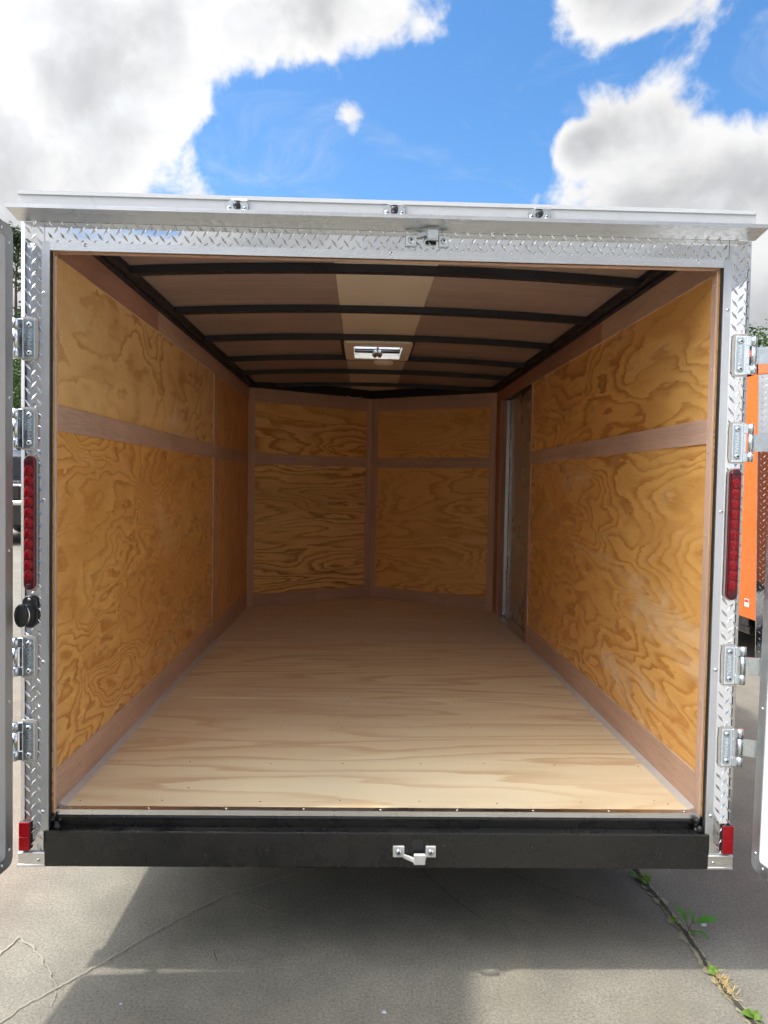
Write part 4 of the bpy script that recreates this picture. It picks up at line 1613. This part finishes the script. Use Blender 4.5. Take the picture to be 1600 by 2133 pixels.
# ------------------------------------------------------------------ weeds in the joint
def leaf(bm, base, tip, wd, droop=0.15, fold=0.25, n=7):
    base, tip = Vector(base), Vector(tip)
    ax = tip - base
    ln = ax.length
    side = ax.cross(Vector((0.1, -0.6, 1))).normalized()
    up = side.cross(ax).normalized()
    rows = []
    for i in range(n + 1):
        t = i / n
        c = base + ax * t + up * (math.sin(PI * t) * droop * ln)
        w_ = wd * (math.sin(PI * min(1, t * 0.93 + 0.04)) ** 0.8) * (1.15 - 0.45 * t)
        rows.append((bm.verts.new(c - side * w_ + up * fold * w_), bm.verts.new(c), bm.verts.new(c + side * w_ + up * fold * w_)))
    for a, b in zip(rows, rows[1:]):
        for k in range(2):
            f = bm.faces.new((a[k], a[k + 1], b[k + 1], b[k]))
            f.smooth = True


wx, wy = 1.015, 0.164
P = tag(empty('weed_plant', (wx, wy, 0)), 'green weed with five pointed leaves growing from the concrete joint', 'weed', 'weeds in the joint')
bm = bmn()
sk = [((0, 0, 0), (0.003, -0.004, 0.03)), ((0.003, -0.004, 0.03), (0.012, -0.008, 0.052)), ((0.012, -0.008, 0.052), (0.024, -0.010, 0.056)), ((0.003, -0.004, 0.026), (0.027, -0.012, 0.026)),
      ((0.003, -0.004, 0.03), (-0.004, -0.002, 0.05)), ((0.012, -0.008, 0.052), (0.016, -0.008, 0.068))]
for a, b in sk:
    cyl(bm, a, b, 0.0016, 0.0012, 6)
obj('stem', bm, stem_m, P)
for (a, b, wd) in (((-0.004, -0.002, 0.045), (-0.048, 0.004, 0.104), 0.0125), ((0.014, -0.008, 0.052), (0.007, 0.006, 0.092), 0.0065), ((0.024, -0.010, 0.056), (0.093, -0.022, 0.070), 0.0135),
                   ((0.026, -0.012, 0.027), (0.062, -0.03, 0.012), 0.0065), ((0.01, -0.005, 0.014), (0.028, 0.012, 0.010), 0.009)):
    bm = bmn()
    leaf(bm, a, b, wd)
    obj('leaf', bm, leaf_weed, P)


def sprig(x, y, n, ln, m, label, seed, wd=0.006, name='weed_sprig', up=0.5):
    rnd = random.Random(seed)
    p = tag(empty(name, (x, y, 0)), label, 'weed', 'weeds in the joint')
    for i in range(n):
        a = rnd.uniform(0, 2 * PI)
        l_ = ln * rnd.uniform(0.6, 1.2)
        bm = bmn()
        b0 = (rnd.uniform(-0.008, 0.008), rnd.uniform(-0.02, 0.02), 0.008)
        leaf(bm, b0, (b0[0] + math.cos(a) * l_, b0[1] + math.sin(a) * l_, 0.010 + l_ * rnd.uniform(0.1, up)), wd * rnd.uniform(0.7, 1.2))
        obj('leaf', bm, m, p)


sprig(1.004, 0.50, 9, 0.022, leaf_small, 'small leafy sprig in the joint nearest the bumper', 5, 0.007)
sprig(0.985, 0.53, 4, 0.028, leaf_weed, 'dark rounded weed leaves left of the joint under the bumper', 6, 0.009)
sprig(1.010, 0.245, 6, 0.018, leaf_small, 'tiny light green sprig just above the pointed leaf weed', 7, 0.0045)
sprig(1.013, -0.028, 8, 0.020, leaf_small, 'fresh green sprig at the top of the dry grass', 8, 0.006)
sprig(1.035, -0.232, 6, 0.030, leaf_small, 'bright green weed at the lower right corner of the picture', 9, 0.010)
# dry grass tuft
rnd = random.Random(3)
P = tag(empty('dry_grass_tuft', (1.02, -0.075, 0)), 'tuft of dry straw coloured grass lying across the joint', 'grass tuft')
bm = bmn()
for i in range(150):
    b0 = Vector((rnd.gauss(0.0, 0.009), rnd.gauss(0, 0.034), 0.004))
    b0.x += 0.10 * max(0, -b0.y) ** 1.2
    a = rnd.uniform(0, 2 * PI)
    l_ = rnd.uniform(0.012, 0.034)
    dr_ = Vector((math.cos(a), math.sin(a), rnd.uniform(0.1, 0.7)))
    sd = dr_.cross(Vector((0, 0, 1))).normalized() * 0.0009
    t1 = b0 + dr_ * l_ * 0.6
    t2 = b0 + dr_ * l_ + Vector((0, 0, -0.2 * l_))
    v = [bm.verts.new(b0 - sd), bm.verts.new(b0 + sd), bm.verts.new(t1 + sd), bm.verts.new(t1 - sd), bm.verts.new(t2)]
    bm.faces.new((v[0], v[1], v[2], v[3]))
    bm.faces.new((v[3], v[2], v[4]))
o = obj('blades', bm, straw, P)
o['kind'] = 'stuff'


def pebble(x, y, r_, seed, label):
    bm = bmn()
    bmesh.ops.create_icosphere(bm, subdivisions=2, radius=r_)
    for v in bm.verts:
        v.co *= 1 + 0.35 * noise.noise(v.co / r_ * 0.9 + Vector((seed, 0, 0)))
        v.co.z *= 0.6
        v.co.x *= 1.3
    tag(obj('pebble', bm, pebble_m, None, (x, y, r_ * 0.45), smooth=True), label, 'pebble', 'loose pebbles on the concrete')


pebble(1.10, 0.228, 0.0085, 1, 'pale grey pebble right of the pointed leaf weed')
pebble(0.013, -0.195, 0.006, 2, 'small pale chip on the concrete at bottom centre')
pebble(-0.72, -0.16, 0.004, 3, 'tiny light chip on the concrete left of centre')
